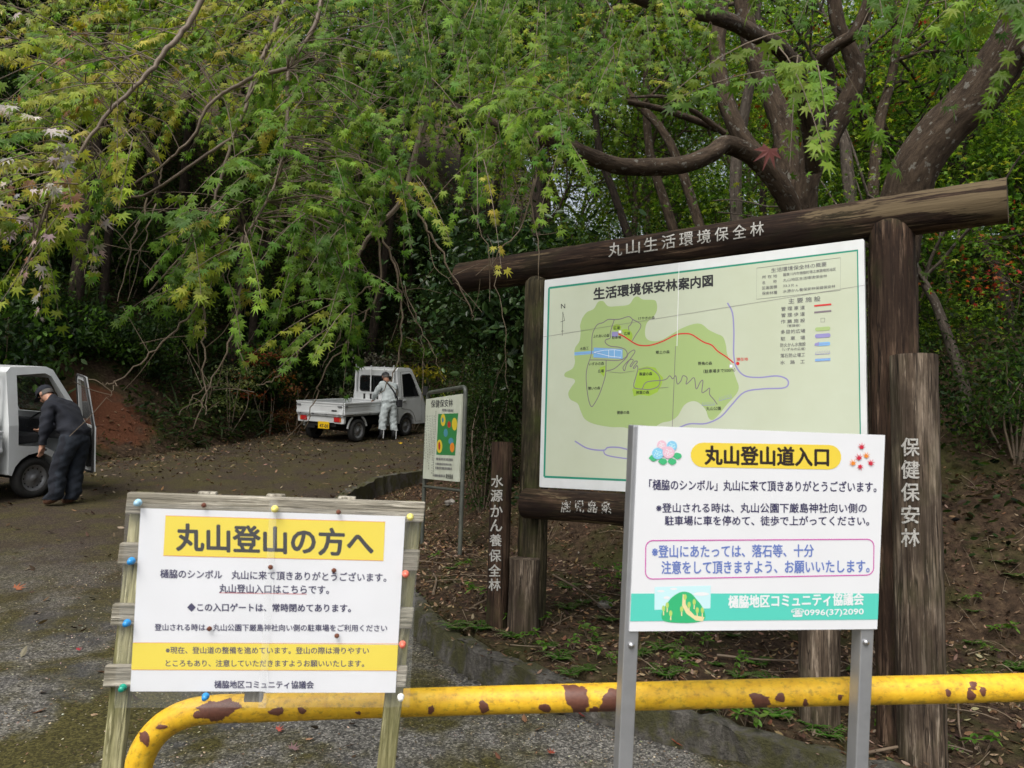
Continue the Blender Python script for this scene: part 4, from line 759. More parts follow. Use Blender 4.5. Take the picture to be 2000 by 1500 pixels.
# ------------------------------------------------------------------ the two men
def skin_mesh(nodes, edges):
    names = list(nodes); me = bpy.data.meshes.new('tmp'); me.from_pydata([nodes[n][0] for n in names], [(names.index(a), names.index(b)) for a, b in edges], [])
    o = bpy.data.objects.new('tmp', me); COL.objects.link(o); md = o.modifiers.new('skin', 'SKIN'); md.use_smooth_shade = True
    o.modifiers.new('sub', 'SUBSURF').levels = 3
    for i, n in enumerate(names):
        sv = me.skin_vertices[0].data[i]; r = nodes[n][1]; sv.radius = r if isinstance(r, tuple) else (r, r); sv.use_root = (i == 0)
    bpy.context.view_layer.update(); ev = bpy.data.meshes.new_from_object(o.evaluated_get(bpy.context.evaluated_depsgraph_get())); bpy.data.objects.remove(o); bpy.data.meshes.remove(me); return ev
def person(label, O, yaw, J, mats, zone):
    """J: joints in local axes x right, y forward, z up"""
    F = np.array([math.sin(yaw), math.cos(yaw), 0]); M = np.array([[F[1], -F[0], 0], F, [0, 0, 1]])
    t = thing('person', label, 'person', O, M)
    N = {k: (J[k][:3], J[k][3]) for k in J}; E_ = [('pelvis', 'belly'), ('belly', 'chest'), ('chest', 'neck'), ('neck', 'head'), ('head', 'crown')]
    for s in 'LR':
        E_ += [('chest', 'sho'+s), ('sho'+s, 'elb'+s), ('elb'+s, 'wri'+s), ('wri'+s, 'palm'+s), ('pelvis', 'hip'+s), ('hip'+s, 'kne'+s), ('kne'+s, 'ank'+s), ('ank'+s, 'toe'+s)]
        w = np.array(J['wri'+s][:3]); p = np.array(J['palm'+s][:3]); d = nrm(p-w); sd = nrm(np.cross(d, [0, 1, .3])); bk = np.cross(sd, d)
        for i, (o_, L) in enumerate(((-.033, .062), (-.011, .075), (.011, .07), (.033, .055))):
            a = p+sd*o_+d*.012; N[f'f{s}{i}a'] = (tuple(a), .009); N[f'f{s}{i}b'] = (tuple(a+d*L*.5+bk*.006), .0085); N[f'f{s}{i}c'] = (tuple(a+d*L*.9+bk*.022), .007); E_ += [('palm'+s, f'f{s}{i}a'), (f'f{s}{i}a', f'f{s}{i}b'), (f'f{s}{i}b', f'f{s}{i}c')]
        a = w+d*.03+sd*(-.035 if s == 'R' else .035); b2 = a+d*.045+sd*(-.02 if s == 'R' else .02); N[f't{s}a'] = (tuple(a), .011); N[f't{s}b'] = (tuple(b2), .008); E_ += [('palm'+s, f't{s}a'), (f't{s}a', f't{s}b')]
    ch, cr = np.array(J['head'][:3]), np.array(J['crown'][:3]); upv = nrm(cr-ch); fv = nrm(np.array([0, 1, 0])-upv*upv[1]); fv = nrm(fv+np.array(J.get('_look', (0, 0, 0, 0))[:3])) if '_look' in J else fv
    N.pop('_look', None)
    me = skin_mesh(N, E_); 
    # face: nose, ears, brow, joined into the body mesh
    bm = bmesh.new(); bm.from_mesh(me); c = ch+upv*.045
    def ball(p, r):
        q = bmesh.ops.create_uvsphere(bm, u_segments=8, v_segments=6, radius=1); 
        for v in q['verts']: v.co = Vector(p)+Vector((v.co.x*r[0], v.co.y*r[1], v.co.z*r[2]))
    sv_ = nrm(np.cross(fv, upv)); ball(c+fv*.095-upv*.02, (.014, .02, .022))
    for q in (1, -1): ball(c+sv_*.082*q-fv*.005, (.016, .022, .03)); ball(c+fv*.083+sv_*.032*q+upv*.015, (.013, .008, .008))
    ball(c+fv*.082-upv*.062, (.026, .01, .007)); bm.to_mesh(me); bm.free()
    co = np.zeros(len(me.vertices)*3); me.vertices.foreach_get('co', co); co = co.reshape(-1, 3)
    nv_ = np.zeros(len(me.vertices)*3); me.vertices.foreach_get('normal', nv_); nv_ = nv_.reshape(-1, 3)     # cloth folds
    cl = np.array([zone(p) == 1 or (len(mats) > 3 and zone(p) == 2) for p in co]); x, y, z = co.T
    w_ = (np.sin(z*38+x*21+3*np.sin(y*9))*.5+np.sin(z*63-x*33+y*27)*.3+np.sin(x*55+y*48+z*17)*.25)
    amp = np.where(z < .5, .013, np.where(z < .98, .010, .009))*cl+.012*np.exp(-((z-.97)/.035)**2)*cl*(np.abs(x) < .19)
    co = co+nv_*(amp*w_+.010*cl+.022*np.exp(-((z-.985)/.05)**2)*cl*(z > .955)*(np.abs(x) < .2))[:, None]; me.vertices.foreach_set('co', co.ravel())
    me.materials.clear()
    for m_ in mats: me.materials.append(MATS[m_])
    for p in me.polygons: p.material_index = zone(np.mean(co[list(p.vertices)], 0)); p.use_smooth = True
    o = bpy.data.objects.new('body', me); COL.objects.link(o); o.parent = t
    return t, ch, upv, fv, sv_
def cap(t, ch, upv, fv, sv_, mat, rim=.0):
    b = MB(); M = np.array([sv_, fv, upv]); c = ch+upv*.085; th = np.linspace(0, math.pi*.54, 8); ph = np.arange(20)*math.pi/10
    v = np.array([(.098*math.sin(a)*math.cos(q), .112*math.sin(a)*math.sin(q), .095*math.cos(a)) for a in th for q in ph]); f = [(i*20+j, (i+1)*20+j, (i+1)*20+(j+1) % 20, i*20+(j+1) % 20) for i in range(7) for j in range(20)]
    b.add(c+v@M, f, smooth=True); n = 9; P0 = [c+M.T@np.array([.085*math.sin(x), .10*math.cos(x)+.008, -.012]) for x in np.linspace(-1.2, 1.2, n)]; P1 = [c+M.T@np.array([.082*math.sin(x), .10*math.cos(x)+.075*math.cos(x)**.5+.01, -.035+.012*math.cos(x)]) for x in np.linspace(-1.2, 1.2, n)]
    b.add(np.array(P0+P1), [(i, i+1, n+i+1, n+i) for i in range(n-1)]); b.add(np.array(P0+P1)-upv*.006, [(i, n+i, n+i+1, i+1) for i in range(n-1)])
    b.build('cap', mat, t, local=True)
    h = MB(); v = np.array([(.09*math.sin(a)*math.cos(q), .098*math.sin(a)*math.sin(q)-.012, .10*math.cos(a)) for a in np.linspace(.9, 2.05, 6) for q in np.linspace(math.pi*.92, math.pi*2.08, 14)])
    h.add(ch+upv*.06+v@M, [(i*14+j, (i+1)*14+j, (i+1)*14+j+1, i*14+j+1) for i in range(5) for j in range(13)], smooth=True); h.build('hair', 'grey_hair', t, local=True)
J1 = {'pelvis': (0, 0, .95, (.155, .125)), 'belly': (0, .03, 1.10, (.15, .115)), 'chest': (0, .10, 1.32, (.165, .125)), 'neck': (0, .165, 1.47, .062), 'head': (-.01, .21, 1.55, (.078, .09)), 'crown': (-.015, .245, 1.665, (.07, .08)),
      'shoL': (-.185, .10, 1.39, .075), 'elbL': (-.29, .20, 1.15, .06), 'wriL': (-.22, .42, 1.03, .036), 'palmL': (-.19, .50, 1.0, .036), 'shoR': (.185, .10, 1.39, .075), 'elbR': (.29, .17, 1.14, .06), 'wriR': (.16, .37, 1.06, .036), 'palmR': (.10, .44, 1.03, .036),
      'hipL': (-.10, -.005, .86, .105), 'kneL': (-.15, .02, .49, .095), 'ankL': (-.175, -.03, .13, .075), 'toeL': (-.19, .12, .045, .045), 'hipR': (.10, -.005, .86, .105), 'kneR': (.15, .03, .49, .095), 'ankR': (.175, -.02, .13, .075), 'toeR': (.20, .13, .045, .045)}
def zone1(p):
    if p[2] < .27: return 2
    if p[2] > 1.465+.0*p[1] and abs(p[0]) < .13 and p[1] > .05: return 0
    if p[1] > .385 and p[2] < 1.2: return 0
    return 1
m1 = hit(757, 860)-np.array([0, 0, .015])
man1, *hd = person('person in pale grey work clothes and dark cap leaning over the truck bed', m1, R_(-38), J1, ['skin', 'work_cloth', 'boot_black'], zone1)
cap(man1, *hd, 'black_cloth')
b = MB(); st = cat_rom([(-.12, .235, 1.36), (-.13, .16, 1.47), (-.10, .03, 1.45), (.02, -.035, 1.30), (.13, -.075, 1.13), (.20, -.05, 1.02)], 6)
w_ = np.gradient(st, axis=0); w_ = np.cross(w_, [0, -1, .2]); w_ /= np.linalg.norm(w_, axis=1)[:, None]; n = len(st); i = np.arange(n-1)
b.add(np.vstack([st+w_*.02+[0, -.014, 0], st-w_*.02+[0, -.014, 0], st+w_*.02+[0, -.004, 0], st-w_*.02+[0, -.004, 0]]), np.vstack([np.stack([i, i+1, i+1+n, i+n], -1), np.stack([i+2*n, i+3*n, i+1+3*n, i+1+2*n], -1)])); 
bag = thing('shoulder_bag', 'black shoulder bag hanging at the hip of the man in grey', 'bag', (man1.matrix_basis @ Vector((.21, -.04, .95))), np.array(man1.matrix_basis.to_3x3()).T)
def shift(mb, d):
    for q in range(len(mb.v)): mb.v[q] = mb.v[q]-np.array(d)
    return mb
shift(b, (.21, -.04, .95)).build('strap', 'black_cloth', bag, local=True)
b = MB(); b.box((.025, -.01, -.015), (.055, .10, .085)); b.box((.085, -.01, -.03), (.012, .075, .05)); b.box((.025, -.01, .055), (.06, .105, .02)); b.build('pouch', 'black_cloth', bag, bev=.015, local=True)
b = MB()
for x in (-.175, .175): b.tube([(x, -.098, .26), (x, -.098, .06)], .008, 6); b.tube([(x-.05, -.085, .265), (x, -.101, .27), (x+.05, -.085, .265)], .008, 6)
b.build('gaiter_stripe', 'reflective', man1, local=True)
b = MB(); b.lathe([(-.02, .15), (.02, .15)], (0, 0, 1.0), (0, 0, 1), 20)
J2 = {'pelvis': (0, -.19, .95, (.15, .125)), 'belly': (0, -.12, 1.09, (.155, .12)), 'chest': (0, .05, 1.26, (.165, .13)), 'neck': (0, .20, 1.375, .062), 'head': (0, .30, 1.42, (.085, .08)), 'crown': (0, .37, 1.505, (.078, .072)),
      'shoL': (-.185, .09, 1.29, .085), 'elbL': (-.25, .05, 1.02, .07), 'wriL': (-.235, .09, .79, .036), 'palmL': (-.23, .10, .70, .038), 'shoR': (.185, .09, 1.30, .075), 'elbR': (.25, .28, 1.10, .058), 'wriR': (.22, .48, 1.0, .036), 'palmR': (.20, .56, .98, .036),
      'hipL': (-.09, -.20, .86, .12), 'kneL': (-.11, -.06, .49, .10), 'ankL': (-.11, -.07, .13, .09), 'toeL': (-.12, .10, .045, .042), 'hipR': (.09, -.20, .86, .12), 'kneR': (.11, -.12, .49, .10), 'ankR': (.11, -.14, .13, .09), 'toeR': (.12, .03, .045, .042)}
def zone2(p):
    if p[2] < .085: return 3
    if np.linalg.norm(p-np.array([-.232, .11, .68])) < .115 and p[0] < -.175: return 0
    if p[2] < .93 and p[0] > -.195: return 2
    if p[1] > .215 and p[2] > 1.3 and abs(p[0]) < .14: return 0
    if p[1] > .46: return 0
    return 1
m2 = hit(112, 986)-np.array([0, 0, .02])
man2, *hd = person('person in navy jacket, trousers and cap bending at the open truck door', m2, R_(-78), J2, ['skin', 'navy_cloth', 'denim_cloth', 'brown_leather'], zone2)
ch, upv, fv, sv_ = hd
cap(man2, ch, upv, fv, sv_, 'navy_cloth')
#PART4
# ------------------------------------------------------------------ foliage
def leaf_shape(kind):
    if kind == 'maple':
        o = [(0, -.02)]
        A = (-118, -72, -36, 0, 36, 72, 118); L = (.42, .74, .95, 1.05, .95, .74, .42)
        for k, a in enumerate(A):
            o.append((L[k]*math.sin(R_(a)), L[k]*math.cos(R_(a))))
            if k < 6: b_ = (a+A[k+1])/2; o.append((.36*math.sin(R_(b_)), .36*math.cos(R_(b_))))
        pts = [(0, .05)]+o; f = [(0, i, i+1) for i in range(1, len(o))]+[(0, len(o), 1)]
        return np.array(pts)*[.62, .62]+[0, .1], np.array(f)
    if kind == 'maple_lo':
        A = (-105, -50, 0, 50, 105); L = (.55, .9, 1.05, .9, .55); o = [(0, -.05)]
        for k, a in enumerate(A):
            o.append((L[k]*math.sin(R_(a)), L[k]*math.cos(R_(a))))
            if k < 4: b_ = (a+A[k+1])/2; o.append((.36*math.sin(R_(b_)), .36*math.cos(R_(b_))))
        pts = [(0, .05)]+o; f = [(0, i, i+1) for i in range(1, len(o))]+[(0, len(o), 1)]
        return np.array(pts)*.62, np.array(f)
    if kind == 'oval': return np.array([(0, 0), (.22, .3), (.2, .65), (0, 1), (-.2, .65), (-.22, .3)]), np.array([(0, 1, 2), (0, 2, 3), (0, 3, 4), (0, 4, 5)])
    if kind == 'blade': return np.array([(-.04, 0), (.04, 0), (.03, .6), (0, 1), (-.03, .6)]), np.array([(0, 1, 2), (0, 2, 4), (4, 2, 3)])
    return np.array([(0, 0), (.3, .5), (0, 1), (-.3, .5)]), np.array([(0, 1, 2), (0, 2, 3)])   # diamond
SH = {k: leaf_shape(k) for k in ('maple', 'maple_lo', 'oval', 'blade', 'diamond')}
def add_leaves(mb, pos, tip, nor, size, col, kind, droop=.25):
    pos = np.asarray(pos, float); n = len(pos); s2, f = SH[kind]; k = len(s2)
    tip = tip/(np.linalg.norm(tip, axis=1)[:, None]+1e-9); side = np.cross(tip, nor); side /= np.linalg.norm(side, axis=1)[:, None]+1e-9; nn_ = np.cross(side, tip)
    r2 = (s2**2).sum(1); size = np.broadcast_to(np.asarray(size, float), (n,))
    v = pos[:, None]+size[:, None, None]*(s2[None, :, :1]*side[:, None]+s2[None, :, 1:]*tip[:, None]-droop*r2[None, :, None]*nn_[:, None])
    F = (np.arange(n)[:, None, None]*k+f[None]).reshape(-1, 3)
    mb.add(v.reshape(-1, 3), F, col=np.repeat(np.asarray(col, float), k, 0))
def pal(n, cols, jit=.22, w=None):
    cols = np.array(cols, float); c = cols[rng.choice(len(cols), n, p=w)]; return np.clip(c*(1+jit*rng.normal(size=(n, 1)))*(1+.08*rng.normal(size=(n, 3))), .003, .9)
def rvec(n): v = rng.normal(size=(n, 3)); return v/np.linalg.norm(v, axis=1)[:, None]
G_FRESH = [(.105, .20, .022), (.13, .225, .026), (.075, .155, .02), (.165, .25, .03)]
G_YEL = [(.23, .30, .03), (.29, .33, .04), (.17, .26, .028), (.31, .29, .04)]
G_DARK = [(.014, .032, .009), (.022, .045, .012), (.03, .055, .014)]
G_MID = [(.055, .105, .017), (.08, .14, .02), (.042, .085, .015), (.105, .165, .025)]
PINK = [(.46, .36, .37), (.40, .28, .29), (.30, .16, .10), (.50, .44, .42)]
REDS = [(.30, .03, .02), (.24, .06, .02), (.33, .10, .03)]
BROWNS = [(.10, .055, .028), (.16, .095, .05), (.06, .035, .02), (.21, .14, .08), (.045, .026, .018), (.26, .19, .13)]
# sprays: a thin twig with pairs of drooping leaves
def sprays(lf, tw, anchors, dirs, length, nl, size, cols, kind='maple', flat=.6, twr=.0022):
    for a, d, c in zip(anchors, dirs, cols):
        L = length*rng.uniform(.6, 1.25); d = nrm(d); m = 6; t = np.linspace(0, 1, m)[:, None]; sag = np.array([0, 0, -1.0])*L*rng.uniform(.15, .45)
        pts = a+d*L*t+sag*t**2+rng.normal(size=(1, 3))*.02*t; tw.tube(pts, np.linspace(twr, twr*.35, m), 4, caps=False)
        k = int(nl*rng.uniform(.7, 1.3)); tt = np.sort(rng.uniform(.12, 1.0, k)); ctr = np.array([np.interp(tt, t[:, 0], pts[:, i]) for i in range(3)]).T
        tg = nrm(pts[-1]-pts[0]); sd = nrm(np.cross(tg, [0, 0, 1])+1e-6); sg = np.where(np.arange(k) % 2, 1, -1)[:, None]
        out = tg*.5+sg*sd*rng.uniform(.15, .8, (k, 1))+np.array([0, 0, -1.0])*rng.uniform(.6, 1.3, (k, 1))+.18*rng.normal(size=(k, 3)); out /= np.linalg.norm(out, axis=1)[:, None]
        base = ctr+out*size*rng.uniform(.25, .55, (k, 1))
        nor = np.array([0, -flat-.25, .8])+.35*rng.normal(size=3)+.28*rng.normal(size=(k, 3)); sz = size*rng.uniform(.55, 1.15, k)
        add_leaves(lf, base, out, nor, sz*1.0, np.clip(np.where((c[0] > .95*c[1]) & (c[2] > .07) & (rng.random((k, 1)) < .5), np.array(G_YEL)[rng.integers(0, 4, k)], c)*(1+.2*rng.normal(size=(k, 1)))*(1+.06*rng.normal(size=(k, 3))), .003, .9), kind, rng.uniform(.1, .4))
def pxpath(pts, d0, d1=None, n=6):
    d1 = d0 if d1 is None else d1; q = np.array([P(x, y, d0+(d1-d0)*i/max(1, len(pts)-1)) for i, (x, y) in enumerate(pts)]); return cat_rom(q, n)
def branch(mb, pts, r0, r1, n=7, wob_=.06): mb.tube(pts, np.linspace(r0, r1, len(pts)), n, tc=True, wob=wob_, off=rng.uniform(0, 9))
def tree_thing(name, label, cat, base, group=None): return thing(name, label, cat, base, group=group)
# --- the spreading maple: several stems behind the map board, limbs arching over the road, drooping sprays in front
mb_ = hit(1575, 640); mbase = np.array([P(1560, 480, 7.4)[0], P(1560, 480, 7.4)[1], 0]); mbase[2] = float(zsurf(mbase[0], mbase[1]))-.1
maple = tree_thing('maple_tree', 'many stemmed lichen covered maple behind the map board with green sprays drooping over the road', 'tree', mbase)
tk = MB(); D = 7.4
stems = [([(1556, 800), (1556, 480), (1550, 400), (1540, 330), (1530, 250), (1490, 150), (1460, 60), (1445, -60), (1440, -250)], D, D+.6, .16, .09),
         ([(1570, 470), (1575, 360), (1605, 290), (1650, 210), (1672, 150), (1660, 100), (1635, 40), (1620, -80)], D, D-.4, .13, .06),
         ([(1575, 400), (1580, 300), (1600, 210), (1615, 140), (1608, 110), (1640, 85), (1675, 55), (1720, -60)], D, D-.9, .10, .05),
         ([(1545, 400), (1500, 330), (1450, 270), (1415, 190), (1400, 100), (1408, 20), (1400, -120)], D, D+.3, .11, .07),
         ([(1555, 420), (1520, 360), (1470, 305), (1418, 282), (1390, 300), (1330, 322), (1250, 326), (1200, 322), (1140, 300), (1090, 275), (1020, 265), (930, 230), (870, 205), (845, 190)], D, 5.6, .105, .05),
         ([(1590, 330), (1582, 250), (1560, 160), (1530, 100), (1480, 70), (1420, 40), (1350, 20), (1290, 10), (1200, -30), (1050, -120), (850, -170), (650, -150)], D-.3, 3.6, .085, .035)]
for p_, d0, d1, r0, r1 in stems: branch(tk, pxpath(p_, d0, d1), r0*.93, r1*.9, 14, .09)
branch(tk, pxpath([(1400, 250), (1300, 215), (1200, 195), (1120, 190)], 7.2, 6.4), .035, .015); branch(tk, pxpath([(1415, 260), (1360, 220), (1300, 190), (1230, 190)], 7, 6.5), .03, .01)
tk.build('trunk', 'lichen_bark', maple)
br = MB(); DH = 3.1; BR = []
def hb(pts, d0, d1, r0, r1): 
    q = pxpath(pts, d0, d1); q = q+.002*rng.normal(size=q.shape); branch(br, q, r0, r1, 6, .06); BR.append(q)
hb([(845, 190), (838, 157), (824, 112), (812, 50), (850, -60), (900, -170)], 5.6, 3.6, .03, .03)
hb([(840, 120), (842, 160), (826, 245), (803, 332), (782, 395), (733, 448), (700, 500), (690, 560)], 4.3, 4.2, .024, .007)
hb([(660, -140), (640, -60), (618, 40), (590, 90), (563, 135), (562, 215), (549, 320), (521, 395), (480, 460)], DH+.5, DH, .013, .005)
hb([(562, 135), (500, 150), (450, 175), (408, 205), (376, 265), (325, 318), (245, 365), (158, 403)], DH, DH-.1, .009, .003)
hb([(620, -150), (570, -60), (552, 10), (526, 85), (505, 130), (486, 185), (478, 215), (455, 268), (432, 345), (405, 430), (391, 463), (340, 515), (290, 572)], DH+.4, DH-.1, .013, .003)
hb([(455, 268), (380, 318), (290, 378), (225, 386), (158, 395)], DH, DH-.1, .007, .003)
hb([(430, -90), (395, 0), (352, 70), (322, 100), (275, 160), (215, 215), (165, 285), (120, 350), (75, 450), (45, 560)], DH-.3, DH-.7, .011, .003)
hb([(480, 200), (520, 120), (560, 60)], DH, DH+.2, .005, .003); hb([(316, 325), (310, 360), (290, 400), (230, 470)], DH, DH, .004, .002)
DEAD = [([(391, 463), (400, 560), (353, 634), (283, 697), (225, 746), (197, 748)], .0055), ([(225, 746), (220, 765), (212, 780)], .002), ([(480, 460), (470, 560), (454, 659), (409, 750), (377, 841)], .006), ([(400, 600), (397, 666), (402, 771), (402, 812)], .005), ([(409, 750), (385, 770), (365, 795)], .003), ([(409, 775), (425, 745), (440, 700)], .003),
        ([(700, 500), (675, 568), (640, 624), (587, 687), (542, 736), (500, 753)], .006), ([(733, 448), (745, 540), (710, 624), (640, 715), (615, 778), (598, 838)], .006), ([(740, 440), (773, 533), (785, 610), (780, 680), (766, 736), (741, 770)], .006), ([(800, 380), (830, 440), (864, 497), (918, 602), (921, 625)], .007),
        ([(1045, 260), (1048, 330), (1038, 389), (1051, 470), (1053, 545)], .006), ([(1044, 350), (1020, 437), (972, 494), (930, 540)], .005), ([(830, 430), (850, 520), (900, 560)], .003), ([(745, 540), (690, 590), (660, 660), (630, 720)], .004), ([(770, 500), (800, 600), (840, 680), (870, 740)], .003), ([(790, 560), (820, 640), (830, 720)], .003),
        ([(305, 400), (280, 470), (250, 530)], .003), ([(290, 390), (262, 470), (228, 590)], .004), ([(215, 390), (180, 460), (165, 540)], .003), ([(955, 240), (985, 300), (1010, 380), (1000, 460)], .004), ([(920, 400), (960, 520), (985, 640), (990, 760)], .003)]
dt = MB()
for p_, r in DEAD:
    q = pxpath(p_, 3.6 if p_[0][0] > 560 else 3.0, 3.6 if p_[0][0] > 560 else 2.9); q = q+.005*rng.normal(size=q.shape); branch(dt, q, r, r*.35, 5)
    for _ in range(3):
        i = rng.integers(2, len(q)-1); e = q[i]+nrm(q[i]-q[i-2]+.7*rng.normal(size=3))*rng.uniform(.08, .25); dt.tube(cat_rom([q[i], (q[i]+e)/2+.01*rng.normal(size=3), e], 3), .0014, 4, caps=False)
br.build('branch', 'twig_bark', maple); dt.build('dead_twig', 'dead_twig', maple)
lf, tw = MB(), MB(); BRP = np.vstack(BR)
REG = [  # centre, radii, depth range, number of sprays, leaf size, palette weights: fresh, yellow, pink
 (330, 110, 250, 120, 2.9, 4.4, 120, .062, (.25, .72, .03)), (140, 330, 130, 170, 2.4, 3.4, 95, .062, (.2, .70, .10)), (45, 490, 70, 120, 2.2, 2.8, 34, .062, (.1, .5, .4)), (90, 150, 120, 120, 2.6, 3.4, 14, .058, (.2, .6, .2)), (250, 215, 140, 100, 2.8, 3.8, 46, .06, (.25, .72, .03)),
 (560, 70, 260, 110, 3.2, 5.0, 90, .058, (.5, .5, 0)), (690, 220, 170, 140, 3.0, 4.6, 112, .060, (.78, .22, 0)), (500, 240, 150, 100, 3.0, 4.2, 36, .058, (.6, .4, 0)), (690, 400, 110, 110, 3.0, 3.8, 52, .060, (.85, .15, 0)),
 (540, 420, 110, 60, 2.9, 3.5, 40, .062, (.85, .15, 0)), (405, 540, 85, 70, 2.8, 3.2, 42, .062, (.65, .35, 0)), (605, 550, 65, 95, 2.9, 3.3, 52, .062, (.8, .2, 0)), (625, 705, 38, 30, 2.9, 3.1, 9, .06, (.7, .3, 0)), (350, 655, 22, 18, 2.9, 3.0, 3, .055, (.2, .8, 0)), (395, 625, 30, 30, 2.9, 3.1, 8, .06, (.7, .3, 0)),
 (960, 150, 230, 150, 3.0, 4.8, 150, .060, (.95, .05, 0)), (980, 310, 110, 90, 2.9, 3.5, 42, .062, (.95, .05, 0)), (910, 380, 30, 40, 2.8, 3.0, 5, .058, (.5, .5, 0)), (1180, 90, 190, 110, 3.2, 5.2, 85, .06, (.85, .15, 0)), (820, 40, 220, 70, 3.2, 4.8, 70, .06, (.75, .25, 0)), (1300, 60, 120, 70, 4.2, 6.0, 22, .06, (.7, .3, 0)),
 (1560, 25, 130, 40, 2.2, 2.9, 10, .066, (.9, .1, 0)), (1560, 225, 75, 40, 1.9, 2.3, 6, .066, (.7, .3, 0)), (1490, 255, 50, 25, 1.9, 2.2, 4, .064, (.6, .4, 0)), (1840, 90, 110, 60, 1.9, 2.6, 13, .066, (.98, .02, 0)), (1930, 90, 90, 70, 1.7, 2.3, 20, .068, (1, 0, 0)), (1700, 20, 100, 40, 2.2, 3.0, 7, .066, (.9, .1, 0)), (1960, 190, 60, 40, 1.8, 2.2, 5, .066, (.95, .05, 0))]
for cx, cy, rx, ry, d0, d1, n, sz, w in REG:
    n = max(2, int(n*.78)); sz = sz*.88; w = np.array(w)*[1, .45 if cx > 450 else .9, 1]; w = w/w.sum()
    th = rng.uniform(0, 2*math.pi, n); r = np.sqrt(rng.random(n)); an, di, co = [], [], []
    for a, q in zip(th, r):
        dd_ = rng.uniform(d0, d1); p_ = P(cx+rx*q*math.cos(a)+105/dd_, cy+ry*q*math.sin(a)-300/dd_, dd_); an.append(p_); j = np.argmin(((BRP-p_)**2).sum(1)); o_ = p_-BRP[j]
        di.append(nrm(o_)*.4+np.array([-.45, -.15, -.45])+.45*rng.normal(size=3))
        g = rng.choice(3, p=w); C_ = (G_FRESH, G_YEL, PINK)[g]; co.append(np.array(C_[rng.integers(len(C_))])*rng.uniform(.75, 1.2))
        if np.linalg.norm(o_) < .45: tw.tube(cat_rom([BRP[j], BRP[j]+o_*.55+[0, 0, .03], p_], 3), .002, 4, caps=False)
    sprays(lf, tw, an, di, .29, 21, sz, co)
# a second, farther layer of its own crown
n = 330; X = rng.uniform(-60, 1300, n); Yp = rng.uniform(-60, 250, n)*np.interp(X, [-60, 700, 1300], [.95, .95, .6]); an = [P(a, b, d) for a, b, d in zip(X, Yp, rng.uniform(5.0, 8.0, n))]
co = [np.array((G_YEL if rng.random() < np.interp(x, [0, 600, 900, 1450], [.7, .6, .35, .7]) else G_FRESH)[rng.integers(4)])*rng.uniform(.7, 1.1) for x in X]
sprays(lf, tw, an, np.array([0, 0, -.3])+rng.normal(size=(n, 3))*[1, 1, .3], .5, 26, .062, co, 'maple_lo')
# crown overhead, out of the picture, that shades the road
n = 160; an = np.c_[rng.uniform(-7, 6, n), rng.uniform(4, 15, n), rng.uniform(6.2, 8.2, n)]; an = an[an[:, 2] > 2.6+an[:, 1]*.62]
sprays(lf, tw, an, np.array([0, 0, -.2])+rng.normal(size=(len(an), 3))*[1, 1, .3], .7, 26, .09, [np.array(G_MID[rng.integers(4)]) for _ in an], 'maple_lo')
tw.build('fine_twig', 'twig_bark', maple); lf.build('foliage', 'maple_leaf', maple)
q = P(1502, 300, 1.9); fl = MB(); add_leaves(fl, [P(1505, 285, 1.9)], np.array([[-.25, 0, -1.0]]), np.array([[.2, -1, .3]]), .085, [(.20, .07, .07)], 'maple'); fl.build('turning_leaf', 'maple_leaf', maple)
# --- the leaning trunk on the right
lb = P(1738, 760, 5.9); lb[2] = float(zsurf(lb[0], lb[1]))-.1
lean = tree_thing('leaning_tree', 'thick dark tree trunk leaning right behind the end of the top log', 'tree', lb)
tk = MB(); branch(tk, np.vstack([[lb], pxpath([(1742, 520), (1758, 420), (1785, 330), (1842, 250), (1905, 190), (1960, 110), (2010, 40), (2080, -80), (2150, -260)], 5.8, 5.0)]), .17, .15, 14, .06)
branch(tk, pxpath([(1880, 215), (1960, 60), (1965, 10), (1930, -60)], 5.6, 5.6), .07, .05); branch(tk, pxpath([(1990, 80), (2040, 130), (2090, 160)], 5.2, 4.8), .05, .03); tk.build('trunk', 'lichen_bark', lean)
lf, tw = MB(), MB(); n = 60; sprays(lf, tw, [P(x, y, d) for x, y, d in zip(rng.uniform(1900, 2300, n), rng.uniform(-500, -140, n), rng.uniform(3, 5.5, n))], np.array([-.2, 0, -.3])+rng.normal(size=(n, 3)), .4, 14, .065, [np.array(G_FRESH[rng.integers(4)]) for _ in range(n)])
tw.build('fine_twig', 'twig_bark', lean); lf.build('foliage', 'maple_leaf', lean)
